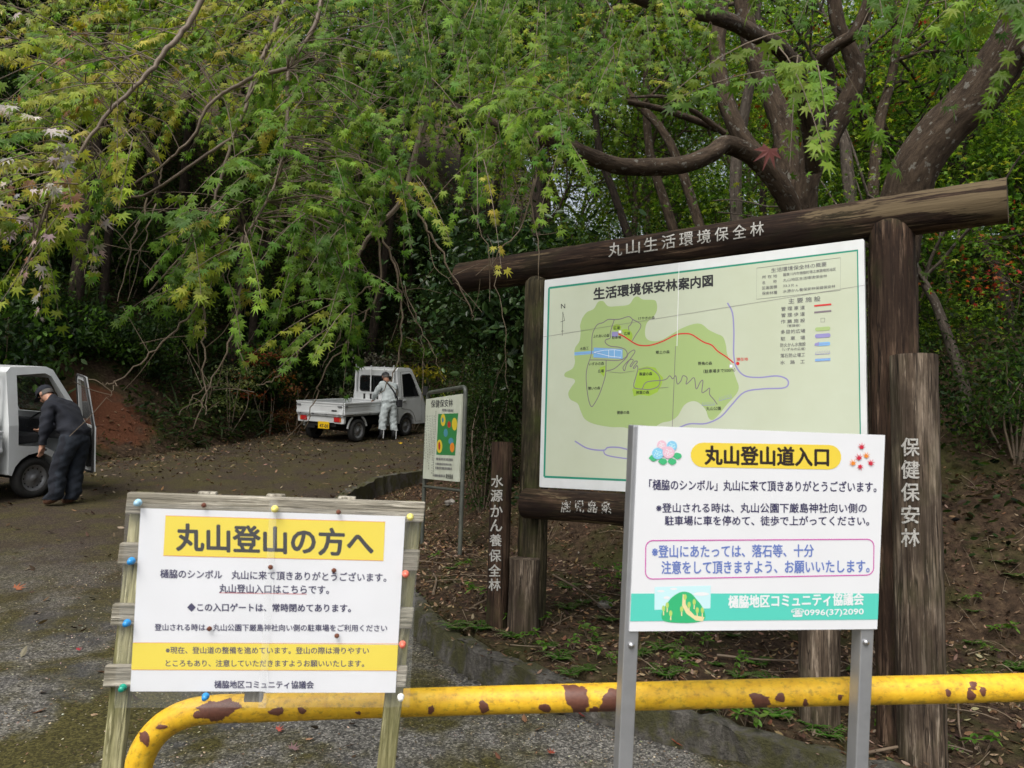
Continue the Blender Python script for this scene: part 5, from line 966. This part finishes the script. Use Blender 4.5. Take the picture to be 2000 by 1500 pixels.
# --- random branching trees
def grow(tk, ends, p, d, r, L, lvl, spread=.6, up=.15, nseg=4):
    pts = [np.array(p)]; d = nrm(d)
    for _ in range(nseg): d = nrm(d+.16*rng.normal(size=3)+np.array([0, 0, up*.3])); pts.append(pts[-1]+d*L/nseg)
    pts = np.array(pts); branch(tk, cat_rom(pts, 2), r, r*.62, 6 if lvl < 2 else 4, .05)
    if lvl == 0: ends.append((pts[-1], d)); ends.append((pts[2], d)); return
    for k in range(rng.integers(2, 4)):
        i = rng.integers(2, nseg+1); dd = nrm(d+spread*rng.normal(size=3)+np.array([0, 0, up])); grow(tk, ends, pts[i], dd, r*.58, L*.72, lvl-1, spread, up, nseg)
def random_tree(name, label, base, height, lean_, cols, leafk, lsize, nleaf, bark, mat, r=.09, group=None, lvl=3, spread=.6, blob=.55, flatc=.55, trunkfrac=.45):
    t = tree_thing(name, label, 'tree', base, group); tk = MB(); ends = []
    top = np.array(base)+np.array(lean_)*height*trunkfrac+np.array([0, 0, height*trunkfrac]); q = cat_rom([np.array(base)-[0, 0, .3], (np.array(base)+top)/2+.12*rng.normal(size=3)*[1, 1, 0], top], 5); branch(tk, q, r, r*.75, 9)
    for k in range(4): grow(tk, ends, q[-1-rng.integers(0, 4)], nrm(np.array(lean_)*.6+np.array([rng.normal()*.6, rng.normal()*.6, .9])), r*.55, height*.22, lvl-1, spread)
    tk.build('trunk', bark, t); E_ = np.array([e[0] for e in ends]); lf = MB(); i = rng.integers(0, len(E_), nleaf); c0 = pal(len(E_), cols, .25)
    off_ = rng.normal(size=(nleaf, 3))*[blob, blob, blob*flatc]; pos = E_[i]+off_
    add_leaves(lf, pos, rng.normal(size=(nleaf, 3))*[1, 1, .5]+[0, 0, -.4], np.array([0, 0, 1.0])+.6*rng.normal(size=(nleaf, 3)), lsize*rng.uniform(.6, 1.3, nleaf), np.clip(c0[i]*(1+.22*rng.normal(size=(nleaf, 1))), .004, .6), leafk); lf.build('crown', mat, t); return t
def copy_at(src, loc, rz, s, label=None):
    c = copy_tree(src); c.matrix_basis = Matrix.Translation(Vector(loc)) @ Matrix.Rotation(rz, 4, 'Z') @ Matrix.Scale(s, 4)
    if label: c['label'] = label
    return c
def gz(x, y, dz=0): return np.array([x, y, float(zsurf(x, y))+dz])
# broadleaf trees on the steep left slope
GL = 'trees on the steep slope left of the road'
tA = random_tree('broadleaf_tree', 'broadleaf tree with pale yellow green leaves among others on the slope left of the road', gz(-9.5, 17.5), 7.5, (.25, -.35, 0), G_YEL+G_FRESH, 'maple_lo', .095, 14000, 'dark_bark', 'forest_leaf', .10, GL, trunkfrac=.62)
tB = random_tree('broadleaf_tree', 'broadleaf tree with mid green leaves among others on the slope left of the road', gz(-7.0, 20.5), 8, (.2, -.3, 0), G_MID+G_FRESH, 'maple_lo', .095, 14000, 'dark_bark', 'forest_leaf', .11, GL, trunkfrac=.62)
tC = random_tree('evergreen_tree', 'dark evergreen tree with glossy leaves among others on the slope left of the road', gz(-12.5, 17.0), 7, (.1, -.2, 0), G_DARK+G_MID[:1], 'oval', .11, 13000, 'dark_bark', 'glossy_leaf', .12, GL, blob=.65)
LA, LB, LC = tA['label'], tB['label'], tC['label']
for k, (x, y, s) in enumerate(((-13.5, 20.5, 1.1), (-5.2, 23.5, .9), (-10.5, 22.5, 1.15), (-3.0, 26.0, 1.0), (-17, 19.0, 1.1), (-7.5, 26, 1.2), (-15, 26, 1.3), (.5, 26.5, .95), (-20, 24, 1.3), (-11.5, 14.8, .8), (-3, 31, 1.25), (4, 29, 1.1), (-12, 31, 1.4), (-24, 18, 1.2), (-18, 14.5, .95), (-1, 33, 1.6), (3, 36, 1.7), (-5, 36, 1.7), (8, 38, 1.7), (-9, 33, 1.5), (14, 36, 1.6), (20, 34, 1.5), (26, 38, 1.7))):
    copy_at((tA, tB, tC)[(0, 1, 0, 2, 1, 0, 1, 2, 0, 2, 1, 0, 2, 1, 0, 1, 0, 1, 0, 1, 1, 0, 1)[k]], gz(x, y), rng.uniform(0, 6.28), s)
GT = 'tall trees added to shade the slope and road'  # high crowns added to block sky light and darken the slope and far road
tT = random_tree('shade_tree', 'tall tree with a dense crown, added to shade the road and the slope', gz(-9.2, 15.8), 13, (.10, -.08, 0), G_MID+G_DARK+G_FRESH[:1], 'maple_lo', .15, 22000, 'dark_bark', 'forest_leaf', .15, GT, blob=1.1, flatc=.35, trunkfrac=.62)
for x, y, s in ((-13, 18.5, 1.05), (-7.2, 19.5, 1.0), (-4.6, 24.0, 1.0), (-10.5, 23.5, 1.1), (1.5, 26.5, 1.0), (.6, 13.4, .9), (-14.5, 13.2, 1.0), (4.5, 19.5, .95), (-1.5, 29, 1.1), (-6, 29.5, 1.15), (-18, 17, 1.1)): copy_at(tT, gz(x, y, -.1), rng.uniform(0, 6.28), s)
# trunks of slender trees on the right-hand slope, one by one as they stand
GR = 'slender trees on the slope behind the map board'
SL = [([(1375, 470), (1330, 330), (1290, 250), (1225, 180), (1190, 100), (1150, -40)], 10.5, .07, 'lichen_bark', 'slender tree leaning left behind the letters of the top log'),
      ([(1325, 480), (1300, 400), (1270, 300), (1262, 180), (1270, 60), (1275, -80)], 12, .08, 'lichen_bark', 'upright slender tree just left of the leaning one behind the top log'),
      ([(1440, 480), (1437, 330), (1450, 240), (1470, 130), (1478, 0), (1480, -140)], 9.5, .085, 'pale_bark', 'pale straight trunk left of the many stemmed maple'),
      ([(1668, 460), (1655, 330), (1648, 270), (1632, 235), (1665, 170), (1690, 60), (1700, -90)], 9, .075, 'pale_bark', 'pale crooked trunk right of the many stemmed maple'),
      ([(1700, 470), (1708, 330), (1720, 230), (1742, 150), (1752, 60), (1752, -120)], 8.8, .07, 'lichen_bark', 'lichen spotted trunk left of the thick leaning trunk'),
      ([(1885, 760), (1862, 690), (1830, 600), (1800, 545), (1775, 500), (1745, 440)], 7.6, .055, 'pale_bark', 'thin pale trunk slanting left beyond the right map post'),
      ([(1990, 720), (1965, 600), (1950, 540), (1925, 490), (1900, 440), (1880, 330), (1885, 220)], 9, .08, 'dark_bark', 'dark crooked trunk below the right end of the top log'),
      ([(1900, 640), (1898, 560), (1905, 480), (1920, 380), (1950, 300), (1960, 180)], 10.5, .035, 'pale_bark', 'thin grey stem under the right end of the top log'),
      ([(1230, 470), (1200, 380), (1172, 300), (1160, 200), (1140, 80), (1120, -60)], 13, .07, 'dark_bark', 'dark slim trunk behind the evergreen left of the top letters'),
      ([(1495, 470), (1490, 380), (1510, 300), (1540, 200), (1545, 80), (1540, -80)], 12.5, .06, 'dark_bark', 'slim dark trunk seen between the stems of the maple'),
      ([(1845, 560), (1850, 460), (1860, 380), (1885, 280), (1930, 200), (1990, 120)], 12, .05, 'dark_bark', 'dark bent stem right of the thick leaning trunk')]
for k, (p_, d, r, bark, lab) in enumerate(SL):
    q = pxpath(p_, d, d+.3, 5); b0 = gz(q[0][0], q[0][1], -.1)
    if b0[2] < q[0][2]: q = np.vstack([[b0], q])
    t = tree_thing('slender_tree', lab, 'tree', tuple(b0), GR); tk = MB(); branch(tk, q, r, r*.6, 9, .06); ends = []
    for _ in range(9):
        i = rng.integers(int(len(q)*.55), len(q)); grow(tk, ends, q[i], nrm(np.array([rng.normal(), rng.normal()*.7, .6])), r*.34, rng.uniform(.8, 1.5), 1, .7)
    tk.build('trunk', bark, t); E_ = np.array([e[0] for e in ends]); nl = 2300 if d > 8 else 1200; lf = MB(); i = rng.integers(0, len(E_), nl); c0 = pal(len(E_), G_YEL+G_FRESH+G_MID if k % 3 else G_FRESH+G_MID, .25)
    add_leaves(lf, E_[i]+rng.normal(size=(nl, 3))*[.45, .45, .22], rng.normal(size=(nl, 3))*[1, 1, .4]+[0, 0, -.4], np.array([0, 0, 1.0])+.5*rng.normal(size=(nl, 3)), .085*rng.uniform(.6, 1.3, nl), c0[i], 'maple_lo'); lf.build('crown', 'forest_leaf', t)
# farther forest on the right
GF = 'background trees beyond the right-hand slope'
tD = random_tree('forest_tree', 'slim background tree with thin yellow green crown beyond the right-hand slope', gz(4.5, 15.5), 8.5, (-.05, 0, 0), G_YEL+G_FRESH, 'maple_lo', .12, 5500, 'lichen_bark', 'forest_leaf', .085, GF, blob=.7)
tE = random_tree('forest_tree', 'slim background tree with thin mid green crown beyond the right-hand slope', gz(2.5, 17), 8, (.05, 0, 0), G_FRESH+G_MID, 'maple_lo', .12, 5500, 'lichen_bark', 'forest_leaf', .08, GF, blob=.7)
for k, (x, y, s) in enumerate(((7.5, 16.5, 1.0), (6, 20, 1.05), (9.5, 19, 1.1), (3.5, 21, 1.1), (12, 16, 1.0), (1.2, 20, 1.05), (8.2, 24, 1.2), (13, 22, 1.1), (5, 26, 1.2), (10.5, 13.0, .8), (16, 19, 1.2), (11, 28, 1.3), (0.5, 15.5, .8), (7, 12.5, .75), (17, 26, 1.3), (3, 24, 1.1), (14, 12, .9), (5.0, 9.6, .42), (6.4, 9.2, .45), (6.2, 11.5, .55), (7.8, 10.2, .5), (4.4, 12.4, .6), (2.6, 30, 1.3), (7, 31, 1.4), (12, 32, 1.4), (10, 22, 1.1), (6.5, 27.5, 1.2))):
    copy_at((tD, tE)[k % 2], gz(x, y), rng.uniform(0, 6.28), s)
GS = 'leafy saplings on the slope right of the map board'
tS = random_tree('sapling', 'bright green leafy maple sapling among several on the slope right of the map board', gz(5.2, 9.3), 3.4, (.05, 0, 0), G_FRESH+G_MID+G_YEL[:1], 'maple_lo', .085, 6500, 'lichen_bark', 'forest_leaf', .04, GS, blob=.42, flatc=.5, trunkfrac=.3)
for x, y, s in ((4.3, 8.2, .8), (6.6, 9.6, 1.1), (7.8, 11.2, 1.2), (5.6, 12.0, 1.2), (9.0, 12.8, 1.3), (7.0, 14.2, 1.4), (10.8, 14.6, 1.5), (9.6, 9.8, 1.2), (12.5, 17.5, 1.7), (3.2, 13.8, 1.2), (15, 20, 2.0), (11, 20, 1.9), (19, 24, 2.4), (14, 25, 2.4)): copy_at(tS, gz(x, y, -.05), rng.uniform(0, 6.28), s)
ev = random_tree('evergreen_tree', 'dark glossy evergreen behind the left half of the top log', gz(P(1120, 500, 10.8)[0], P(1120, 500, 10.8)[1]), 4.6, (-.05, 0, 0), G_DARK, 'oval', .12, 9000, 'dark_bark', 'glossy_leaf', .09, None, blob=.5, flatc=.8, trunkfrac=.3)
c = copy_at(ev, gz(P(1010, 480, 13.5)[0], P(1010, 480, 13.5)[1]), 2.0, .85, 'smaller dark glossy evergreen just above the left map post'); c['category'] = 'tree'
rm = random_tree('red_maple', 'small maple with scattered red leaves left of the thick leaning trunk', gz(P(1745, 480, 10)[0], P(1745, 480, 10)[1]), 5.2, (0, 0, 0), REDS+G_FRESH, 'maple_lo', .10, 1300, 'lichen_bark', 'forest_leaf', .05, None, blob=.4)
copy_at(rm, gz(P(2010, 480, 7.6)[0], P(2010, 480, 7.6)[1]), 2.4, .55, 'small red leaved maple under the right end of the top log')
# --- shrubs
def shrub(name, label, base, w, h, n, lsize, cols, kind, mat, stems=7, group=None, cat='shrub', flat=False):
    t = thing(name, label, cat, tuple(base), group=group); b = MB(); base = np.array(base)
    for k in range(stems):
        a = rng.uniform(0, 6.28); e = base+np.array([math.cos(a)*w*.7*rng.random(), math.sin(a)*w*.7*rng.random(), h*rng.uniform(.6, 1)]); b.tube(cat_rom([base-[0, 0, .1], (base+e)/2+.08*rng.normal(size=3)*h, e], 4), np.linspace(.014, .004, 9), 5, caps=False)
    b.build('stem', 'twig_bark', t); ncl = max(10, n//70); cl = rvec(ncl)*rng.random((ncl, 1))**.4*[w, w, h*.55]; cl[:, 2] = cl[:, 2]+h*.58; i = rng.integers(0, ncl, n); cc = pal(ncl, cols, .25); s = .2*min(w, h)
    pos = base+cl[i]+rng.normal(size=(n, 3))*[s, s, s*(.35 if flat else .8)]; lf = MB()
    add_leaves(lf, pos, rng.normal(size=(n, 3))+[0, 0, -.3], np.array([0, 0, 1.0])+.6*rng.normal(size=(n, 3)), lsize*rng.uniform(.6, 1.3, n), np.clip(cc[i]*(1+.22*rng.normal(size=(n, 1))), .004, .6), kind); lf.build('foliage', mat, t); return t
def at_ground(x, y, d): q = P(x, y, d); return gz(q[0], q[1], -.05)
shrub('bush', 'rounded fine leaved bush left of the left map post', at_ground(945, 930, 10.2), .5, 2.0, 9000, .045, G_DARK+[(.05, .075, .02), (.04, .06, .016)], 'oval', 'forest_leaf', 12)
shrub('bush', 'fine leaved bush between the truck and the small information board', at_ground(925, 900, 12.5), .5, 2.1, 6000, .05, G_DARK+[(.045, .065, .018)], 'oval', 'forest_leaf', 12)
shrub('yellow_shrub', 'shrub with yellow green leaves above the pickup cab', at_ground(815, 640, 22), 1.0, 2.4, 1500, .13, G_YEL+[(.32, .28, .03)]+G_MID, 'oval', 'forest_leaf', 7, flat=True)
shrub('pale_shrub', 'pale variegated shrub left of the yellow leaved one', at_ground(735, 600, 22.5), 1.3, 2.2, 2200, .10, [(.13, .15, .09), (.17, .18, .12), (.07, .10, .05)], 'oval', 'forest_leaf', 7, flat=True)
shrub('red_sapling', 'small maple sapling with orange red leaves on the slope above the road', at_ground(535, 700, 19.5), .95, 2.0, 900, .09, [(.22, .05, .02), (.26, .09, .03), (.16, .05, .02), (.10, .08, .02)], 'maple_lo', 'forest_leaf', 5, flat=True)
shrub('red_sapling', 'brownish red sapling up the slope left of the pickup', at_ground(580, 740, 19.5), .8, 1.3, 600, .08, [(.16, .05, .025), (.12, .05, .02), (.10, .06, .02)], 'maple_lo', 'forest_leaf', 5, flat=True)
shrub('pale_sapling', 'pale green layered sapling left of the red saplings', at_ground(455, 740, 17.8), .95, 1.6, 1000, .08, [(.13, .16, .06), (.10, .13, .05), (.16, .18, .08)], 'oval', 'forest_leaf', 5, flat=True)
GB = 'dark undergrowth shrubs on the left slope'
s1 = shrub('undergrowth_shrub', 'dark leafy undergrowth shrub among many on the left slope', gz(-9.5, 15.2), .8, 1.3, 2400, .10, G_DARK+G_MID[:1], 'oval', 'forest_leaf', 6, GB)
s2 = shrub('undergrowth_shrub', 'dark leafy undergrowth shrub among many on the left slope', gz(-7.8, 18.0), .9, 1.5, 2400, .09, G_DARK+G_MID[:2], 'diamond', 'forest_leaf', 6, GB)
for k in range(34):
    x = rng.uniform(-17, 3); yt = np.interp(x, TOE_L[:, 0], TOE_L[:, 1]); y = yt+rng.uniform(1.2, 9)
    copy_at((s1, s2)[k % 2], gz(x, y, -.1), rng.uniform(0, 6.28), rng.uniform(.7, 1.6))
GC = 'dark shrubs on the bank right of the map board'
s3 = shrub('bank_shrub', 'dark fine leaved shrub among several on the bank right of the map board', gz(4.6, 7.0), .7, 1.1, 3200, .05, G_DARK+G_MID[:1], 'oval', 'forest_leaf', 8, GC)
for x, y, s in ((3.9, 7.9, .9), (5.4, 7.4, .95), (6.4, 8.2, 1.0), (4.6, 9.2, 1.0), (2.9, 9.0, 1.0), (7.4, 7.0, 1.0), (3.4, 10.5, 1.1), (5.8, 10.5, 1.1), (1.6, 10.6, 1.5), (.4, 11.6, 1.5), (2.2, 12.8, 1.6)): copy_at(s3, gz(x, y, -.1), rng.uniform(0, 6.28), s)
# --- ground cover that nobody could count
def scatter(n, x0, x1, y0, y1, keep):
    x = rng.uniform(x0, x1, n); y = rng.uniform(y0, y1, n); k = keep(x, y); x, y = x[k], y[k]; return np.c_[x, y, zsurf(x, y)]
def cover(name, label, pos, up_, size, cols, kind, mat, lift, tilt=.6, cat='undergrowth', droop=.2):
    n = len(pos); lf = MB(); t = rng.normal(size=(n, 3))*[1, 1, tilt*.5]+[0, 0, up_]; p_ = pos+np.array([0, 0, 1])*lift*rng.random((n, 1))
    add_leaves(lf, p_, t, np.array([0, 0, 1.0])+tilt*rng.normal(size=(n, 3)), size*rng.uniform(.5, 1.4, n), cols(n, pos), kind, droop); o = lf.build(name, mat); return tag(o, label, cat, kind='stuff')
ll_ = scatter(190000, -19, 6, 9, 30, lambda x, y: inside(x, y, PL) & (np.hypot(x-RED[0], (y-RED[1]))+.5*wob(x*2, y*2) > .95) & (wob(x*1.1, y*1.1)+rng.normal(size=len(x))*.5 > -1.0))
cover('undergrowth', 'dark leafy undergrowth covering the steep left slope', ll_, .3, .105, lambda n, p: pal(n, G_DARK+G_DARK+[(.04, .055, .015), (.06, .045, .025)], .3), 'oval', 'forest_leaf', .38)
fl_ = scatter(22000, -18, 4, 10, 26, lambda x, y: inside(x, y, PL) & (wob(x*.9+3, y*.9) > -.35) & (np.hypot(x-RED[0], y-RED[1]) > .95))
cover('slope_grass', 'arching grass and fern blades on the left slope', fl_, .5, .55, lambda n, p: pal(n, [(.03, .055, .016), (.05, .08, .025), (.07, .10, .04)], .3), 'blade', 'forest_leaf', .15, .8, droop=.5)
rr_ = scatter(150000, -1.5, 16, 5, 24, lambda x, y: inside(x, y, PR) & (pdist(x, y, TOE_R) > .5) & (wob(x*1.3, y*1.3)+rng.normal(size=len(x))*.5 > np.where(pdist(x, y, TOE_R) < 1.6, .35, -.3)))
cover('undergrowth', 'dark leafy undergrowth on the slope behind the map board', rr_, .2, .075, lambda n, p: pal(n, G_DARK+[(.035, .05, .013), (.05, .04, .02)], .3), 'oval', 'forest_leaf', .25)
bk = scatter(70000, -2.8, 7.5, 2.2, 14.8, lambda x, y: inside(x, y, PK) & (pdist(x, y, KERB) > .06) & ((pdist(x, y, TOE_R) < 1.5) | ~inside(x, y, PR)))
cover('leaf_litter', 'brown fallen leaf litter on the bank under the map board', bk, .05, .04, lambda n, p: pal(n, BROWNS, .25), 'oval', 'dry_leaf', .012, .35, 'leaf litter', -.3)
rd = scatter(26000, -9, 1.5, 3, 22, lambda x, y: ~inside(x, y, PK) & ~inside(x, y, PL) & (rng.random(len(x)) < np.clip(.06+.9*np.exp(-pdist(x, y, TOE_L)/1.1)+.55*np.exp(-pdist(x, y, KERB)/.3)*(y > 7)+.10*(y > 13), 0, 1)))
cover('fallen_leaves', 'brown fallen leaves strewn over the road and along its edges', rd, .05, .062, lambda n, p: pal(n, BROWNS, .25), 'oval', 'dry_leaf', .012, .3, 'leaf litter', -.3)
tl = scatter(9000, -9.5, -2, 11, 23, lambda x, y: inside(x, y, PL) & (pdist(x, y, TOE_L) < .9))
cover('leaf_litter', 'brown leaf litter gathered along the foot of the left slope', tl, .05, .075, lambda n, p: pal(n, BROWNS, .3), 'oval', 'dry_leaf', .03, .4, 'leaf litter', -.3)
ch_ = scatter(30000, -4, 2.2, 3, 9, lambda x, y: ~inside(x, y, PK) & (rng.random(len(x)) < .35+.65*(wob(x*2, y*2) > 0)))
cover('wood_chips', 'pale chips and bits of dry leaf scattered on the asphalt', ch_, .02, .014, lambda n, p: pal(n, [(.30, .25, .17), (.42, .37, .28), (.16, .11, .06), (.10, .07, .045)], .25), 'diamond', 'dry_leaf', .004, .25, 'leaf litter', -.2)
tb = MB(); tp = scatter(900, -2, 7, 2.3, 8.5, lambda x, y: inside(x, y, PK) & (pdist(x, y, KERB) > .15))
for q in tp[:520]:
    a = rng.uniform(0, 6.28); L = rng.uniform(.06, .35); e = q+np.array([math.cos(a), math.sin(a), .0])*L; e[2] = float(zsurf(e[0], e[1])); tb.tube(cat_rom([q+[0, 0, .012], (q+e)/2+np.array([0, 0, .02])+.02*rng.normal(size=3), e+[0, 0, .014]], 3), rng.uniform(.0015, .004), 4, caps=False)
tag(tb.build('twig_litter', 'dead_twig'), 'thin dry twigs lying over the leaf litter of the bank', 'twigs', kind='stuff')
mg = scatter(26000, -2.6, 5.5, 2.4, 14, lambda x, y: (pdist(x, y, KERB) < .14) & inside(x, y, PK) & (wob(x*3, y*3) > .0))
cover('kerb_moss', 'short moss and grass along the kerb edge', mg, .9, .03, lambda n, p: pal(n, [(.05, .065, .015), (.08, .09, .02), (.06, .10, .02)], .25), 'blade', 'forest_leaf', .01, .5)
# --- seedlings, fallen red leaves, sticks, stones
def seedling(name, label, kind, base, group):
    t = thing(name, label, 'plant', tuple(base), group=group); b, lf = MB(), MB(); base = np.array(base)
    if kind == 'fern':
        for k in range(8):
            a = k*.8+rng.normal()*.2; d = np.array([math.cos(a), math.sin(a), .7]); L = rng.uniform(.09, .16); m = 9; tt = np.linspace(.1, 1, m)[:, None]; pts = base+d*L*tt-np.array([0, 0, .6])*L*tt**2
            b.tube(pts, .0012, 4, caps=False); s_ = nrm(np.cross(d, [0, 0, 1])); pp = np.repeat(pts, 2, 0); sg = np.tile([1, -1], m)[:, None]; add_leaves(lf, pp, sg*s_+.4*d, np.tile([0, 0, 1.0], (2*m, 1)), np.repeat(.045*(1.1-tt[:, 0]), 2), pal(2*m, [(.06, .16, .02), (.09, .19, .03)], .15), 'oval')
    else:
        for k in range(7):
            a = rng.uniform(0, 6.28); e = base+np.array([math.cos(a)*.05, math.sin(a)*.05, rng.uniform(.05, .12)]); b.tube([base-[0, 0, .02], e], .0015, 4, caps=False); n = 4; add_leaves(lf, np.tile(e, (n, 1)), rng.normal(size=(n, 3))*[1, 1, .2], np.array([0, 0, 1.0])+.3*rng.normal(size=(n, 3)), .045*rng.uniform(.7, 1.3, n), pal(n, [(.07, .17, .02), (.10, .20, .03), (.13, .22, .04)], .15), 'oval')
    b.build('stem', 'twig_bark', t); lf.build('leaf', 'forest_leaf', t); return t
GP = 'small green plants on the bank'
f1 = seedling('fern', 'small bright green fern among the litter on the bank', 'fern', hit(1190, 1215), GP); p1 = seedling('seedling', 'small bright green leafy seedling among the litter on the bank', 'seed', hit(1150, 1248), GP)
for i, (x, y) in enumerate(((955, 1208), (985, 1222), (940, 1230), (1000, 1245), (1060, 1225), (1030, 1262), (1080, 1265), (1120, 1270), (1095, 1290), (1160, 1255), (1185, 1190), (1140, 1180), (1110, 1190), (850, 1095), (880, 1112), (905, 1115), (930, 1175), (1290, 1270), (1345, 1282), (1380, 1265), (1330, 1310), (1400, 1300), (1450, 1310), (1480, 1300), (1430, 1245), (1350, 1250), (1300, 1320), (1500, 1330), (1455, 1415), (1520, 1400), (1480, 1440), (1560, 1390), (1590, 1420), (1620, 1440), (1730, 1425), (1770, 1410), (1810, 1470), (1920, 1475), (1800, 1440), (1150, 1310), (1195, 1300), (1230, 1285), (1115, 1320), (1000, 1190), (1110, 1150), (1210, 1130), (1170, 1120), (1960, 1100), (1985, 1130), (1960, 1250), (1930, 1280), (1900, 1200), (1980, 1370), (890, 1260), (1380, 1440), (1410, 1430))):
    s = (f1, p1)[(i*7+i//3) % 2 if i % 5 else 1]; copy_at(s, hit(x, y), rng.uniform(0, 6.28), rng.uniform(.6, 1.35))
for k in range(46):
    x, y = rng.uniform(-.6, 3.6), rng.uniform(3.6, 7.2)
    if inside(np.array([x]), np.array([y]), PK)[0] and pdist(np.array([x]), np.array([y]), KERB)[0] > .12: copy_at((f1, p1)[k % 2], gz(x, y), rng.uniform(0, 6.28), rng.uniform(.5, 1.2))
kl = scatter(30000, -2.8, 6, 2, 13, lambda x, y: pdist(x, y, KERB) < .085); kl[:, 2] = zroad(kl[:, 0], kl[:, 1])+np.interp(kl[:, 1], [3, 6, 8, 10, 12.5, 16], [.155, .155, .11, .05, .03, .03])+.006+.022*wob(kl[:, 0]*2.3, kl[:, 1]*2.3)
kl = kl[rng.random(len(kl)) < .5+.5*np.sign(wob(kl[:, 0]*4, kl[:, 1]*4))]; cover('leaf_litter', 'brown leaf litter and moss scraps lying along the kerb top', kl, .05, .035, lambda n, p: pal(n, BROWNS+[(.05, .055, .015), (.07, .07, .02)], .25), 'oval', 'dry_leaf', .008, .35, 'leaf litter', -.3)
def one_leaf(px, py, size, col, label):
    q = hit(px, py)+np.array([0, 0, .018]); t = MB(); a = rng.uniform(0, 6.28); add_leaves(t, [q], np.array([[math.cos(a), math.sin(a), .1]]), np.array([[.2, -.5, 1.0]]), size, [col], 'maple', -.35); tag(t.build('fallen_leaf', 'dry_leaf'), label, 'leaf')
one_leaf(1323, 1459, .085, (.36, .06, .025), 'bright red fallen maple leaf on the asphalt between the legs of the entrance notice'); one_leaf(1137, 1402, .07, (.22, .03, .025), 'dark red fallen leaf just below the yellow bar'); one_leaf(540, 1435, .06, (.36, .08, .06), 'pinkish red fallen leaf on the asphalt below the wooden notice')
one_leaf(570, 1475, .08, (.20, .12, .12), 'dull purple fallen leaf on the asphalt below the wooden notice'); one_leaf(785, 868, .16, (.50, .32, .02), 'yellow fallen leaf on the road behind the man in grey'); one_leaf(28, 1155, .13, (.28, .10, .05), 'orange brown fallen leaf on the road at the left edge'); one_leaf(150, 1277, .05, (.30, .03, .04), 'small red fallen leaf on the moss left of the wooden notice'); one_leaf(1172, 1272, .05, (.36, .07, .03), 'red fallen leaf on the bank among the seedlings'); one_leaf(1078, 1480, .06, (.24, .05, .03), 'rust red fallen leaf at the bottom edge below the bar')
def stick(px, r, label):
    q = np.array([hit(x, y)+np.array([0, 0, h]) for x, y, h in px]); b = MB(); branch(b, cat_rom(q, 5), r, r*.5, 7); tag(b.build('fallen_stick', 'twig_bark'), label, 'stick')
stick([(846, 1165, .02), (852, 1140, .03), (846, 1125, .02)], .012, 'short dark stick standing out of the litter left of the slim lettered post'); stick([(925, 1190, .02), (960, 1175, .03), (975, 1165, .02)], .01, 'dark stick lying against the slim lettered post'); stick([(1080, 1130, .03), (1140, 1170, .05), (1200, 1215, .03)], .008, 'long thin stick on the bank under the map board')
stick([(1400, 1290, .03), (1490, 1305, .05), (1580, 1300, .03)], .009, 'long dry stick on the bank between the notice legs'); stick([(1690, 1480, .02), (1780, 1478, .05), (1850, 1470, .03), (1900, 1480, .02)], .009, 'curved stick at the foot of the thick lettered post'); stick([(1872, 1408, .12), (1874, 1445, .05), (1885, 1475, .02)], .007, 'pale upright stick right of the thick lettered post')
for x, y, s, lab in ((1180, 1187, .055, 'pale grey stone on the bank under the map board'), (880, 985, .075, 'pale stone behind the small information board')):
    q = hit(x, y); bm = bmesh.new(); bmesh.ops.create_icosphere(bm, subdivisions=3, radius=s)
    for v in bm.verts: v.co *= 1+.18*math.sin(v.co.x*60+v.co.y*40)+.1*math.sin(v.co.z*90); v.co.z *= .7
    me = bpy.data.meshes.new('stone'); bm.to_mesh(me); bm.free(); me.materials.append(MATS['stone']); o = bpy.data.objects.new('stone', me); COL.objects.link(o); o.location = q+np.array([0, 0, s*.3]); tag(o, lab, 'stone')
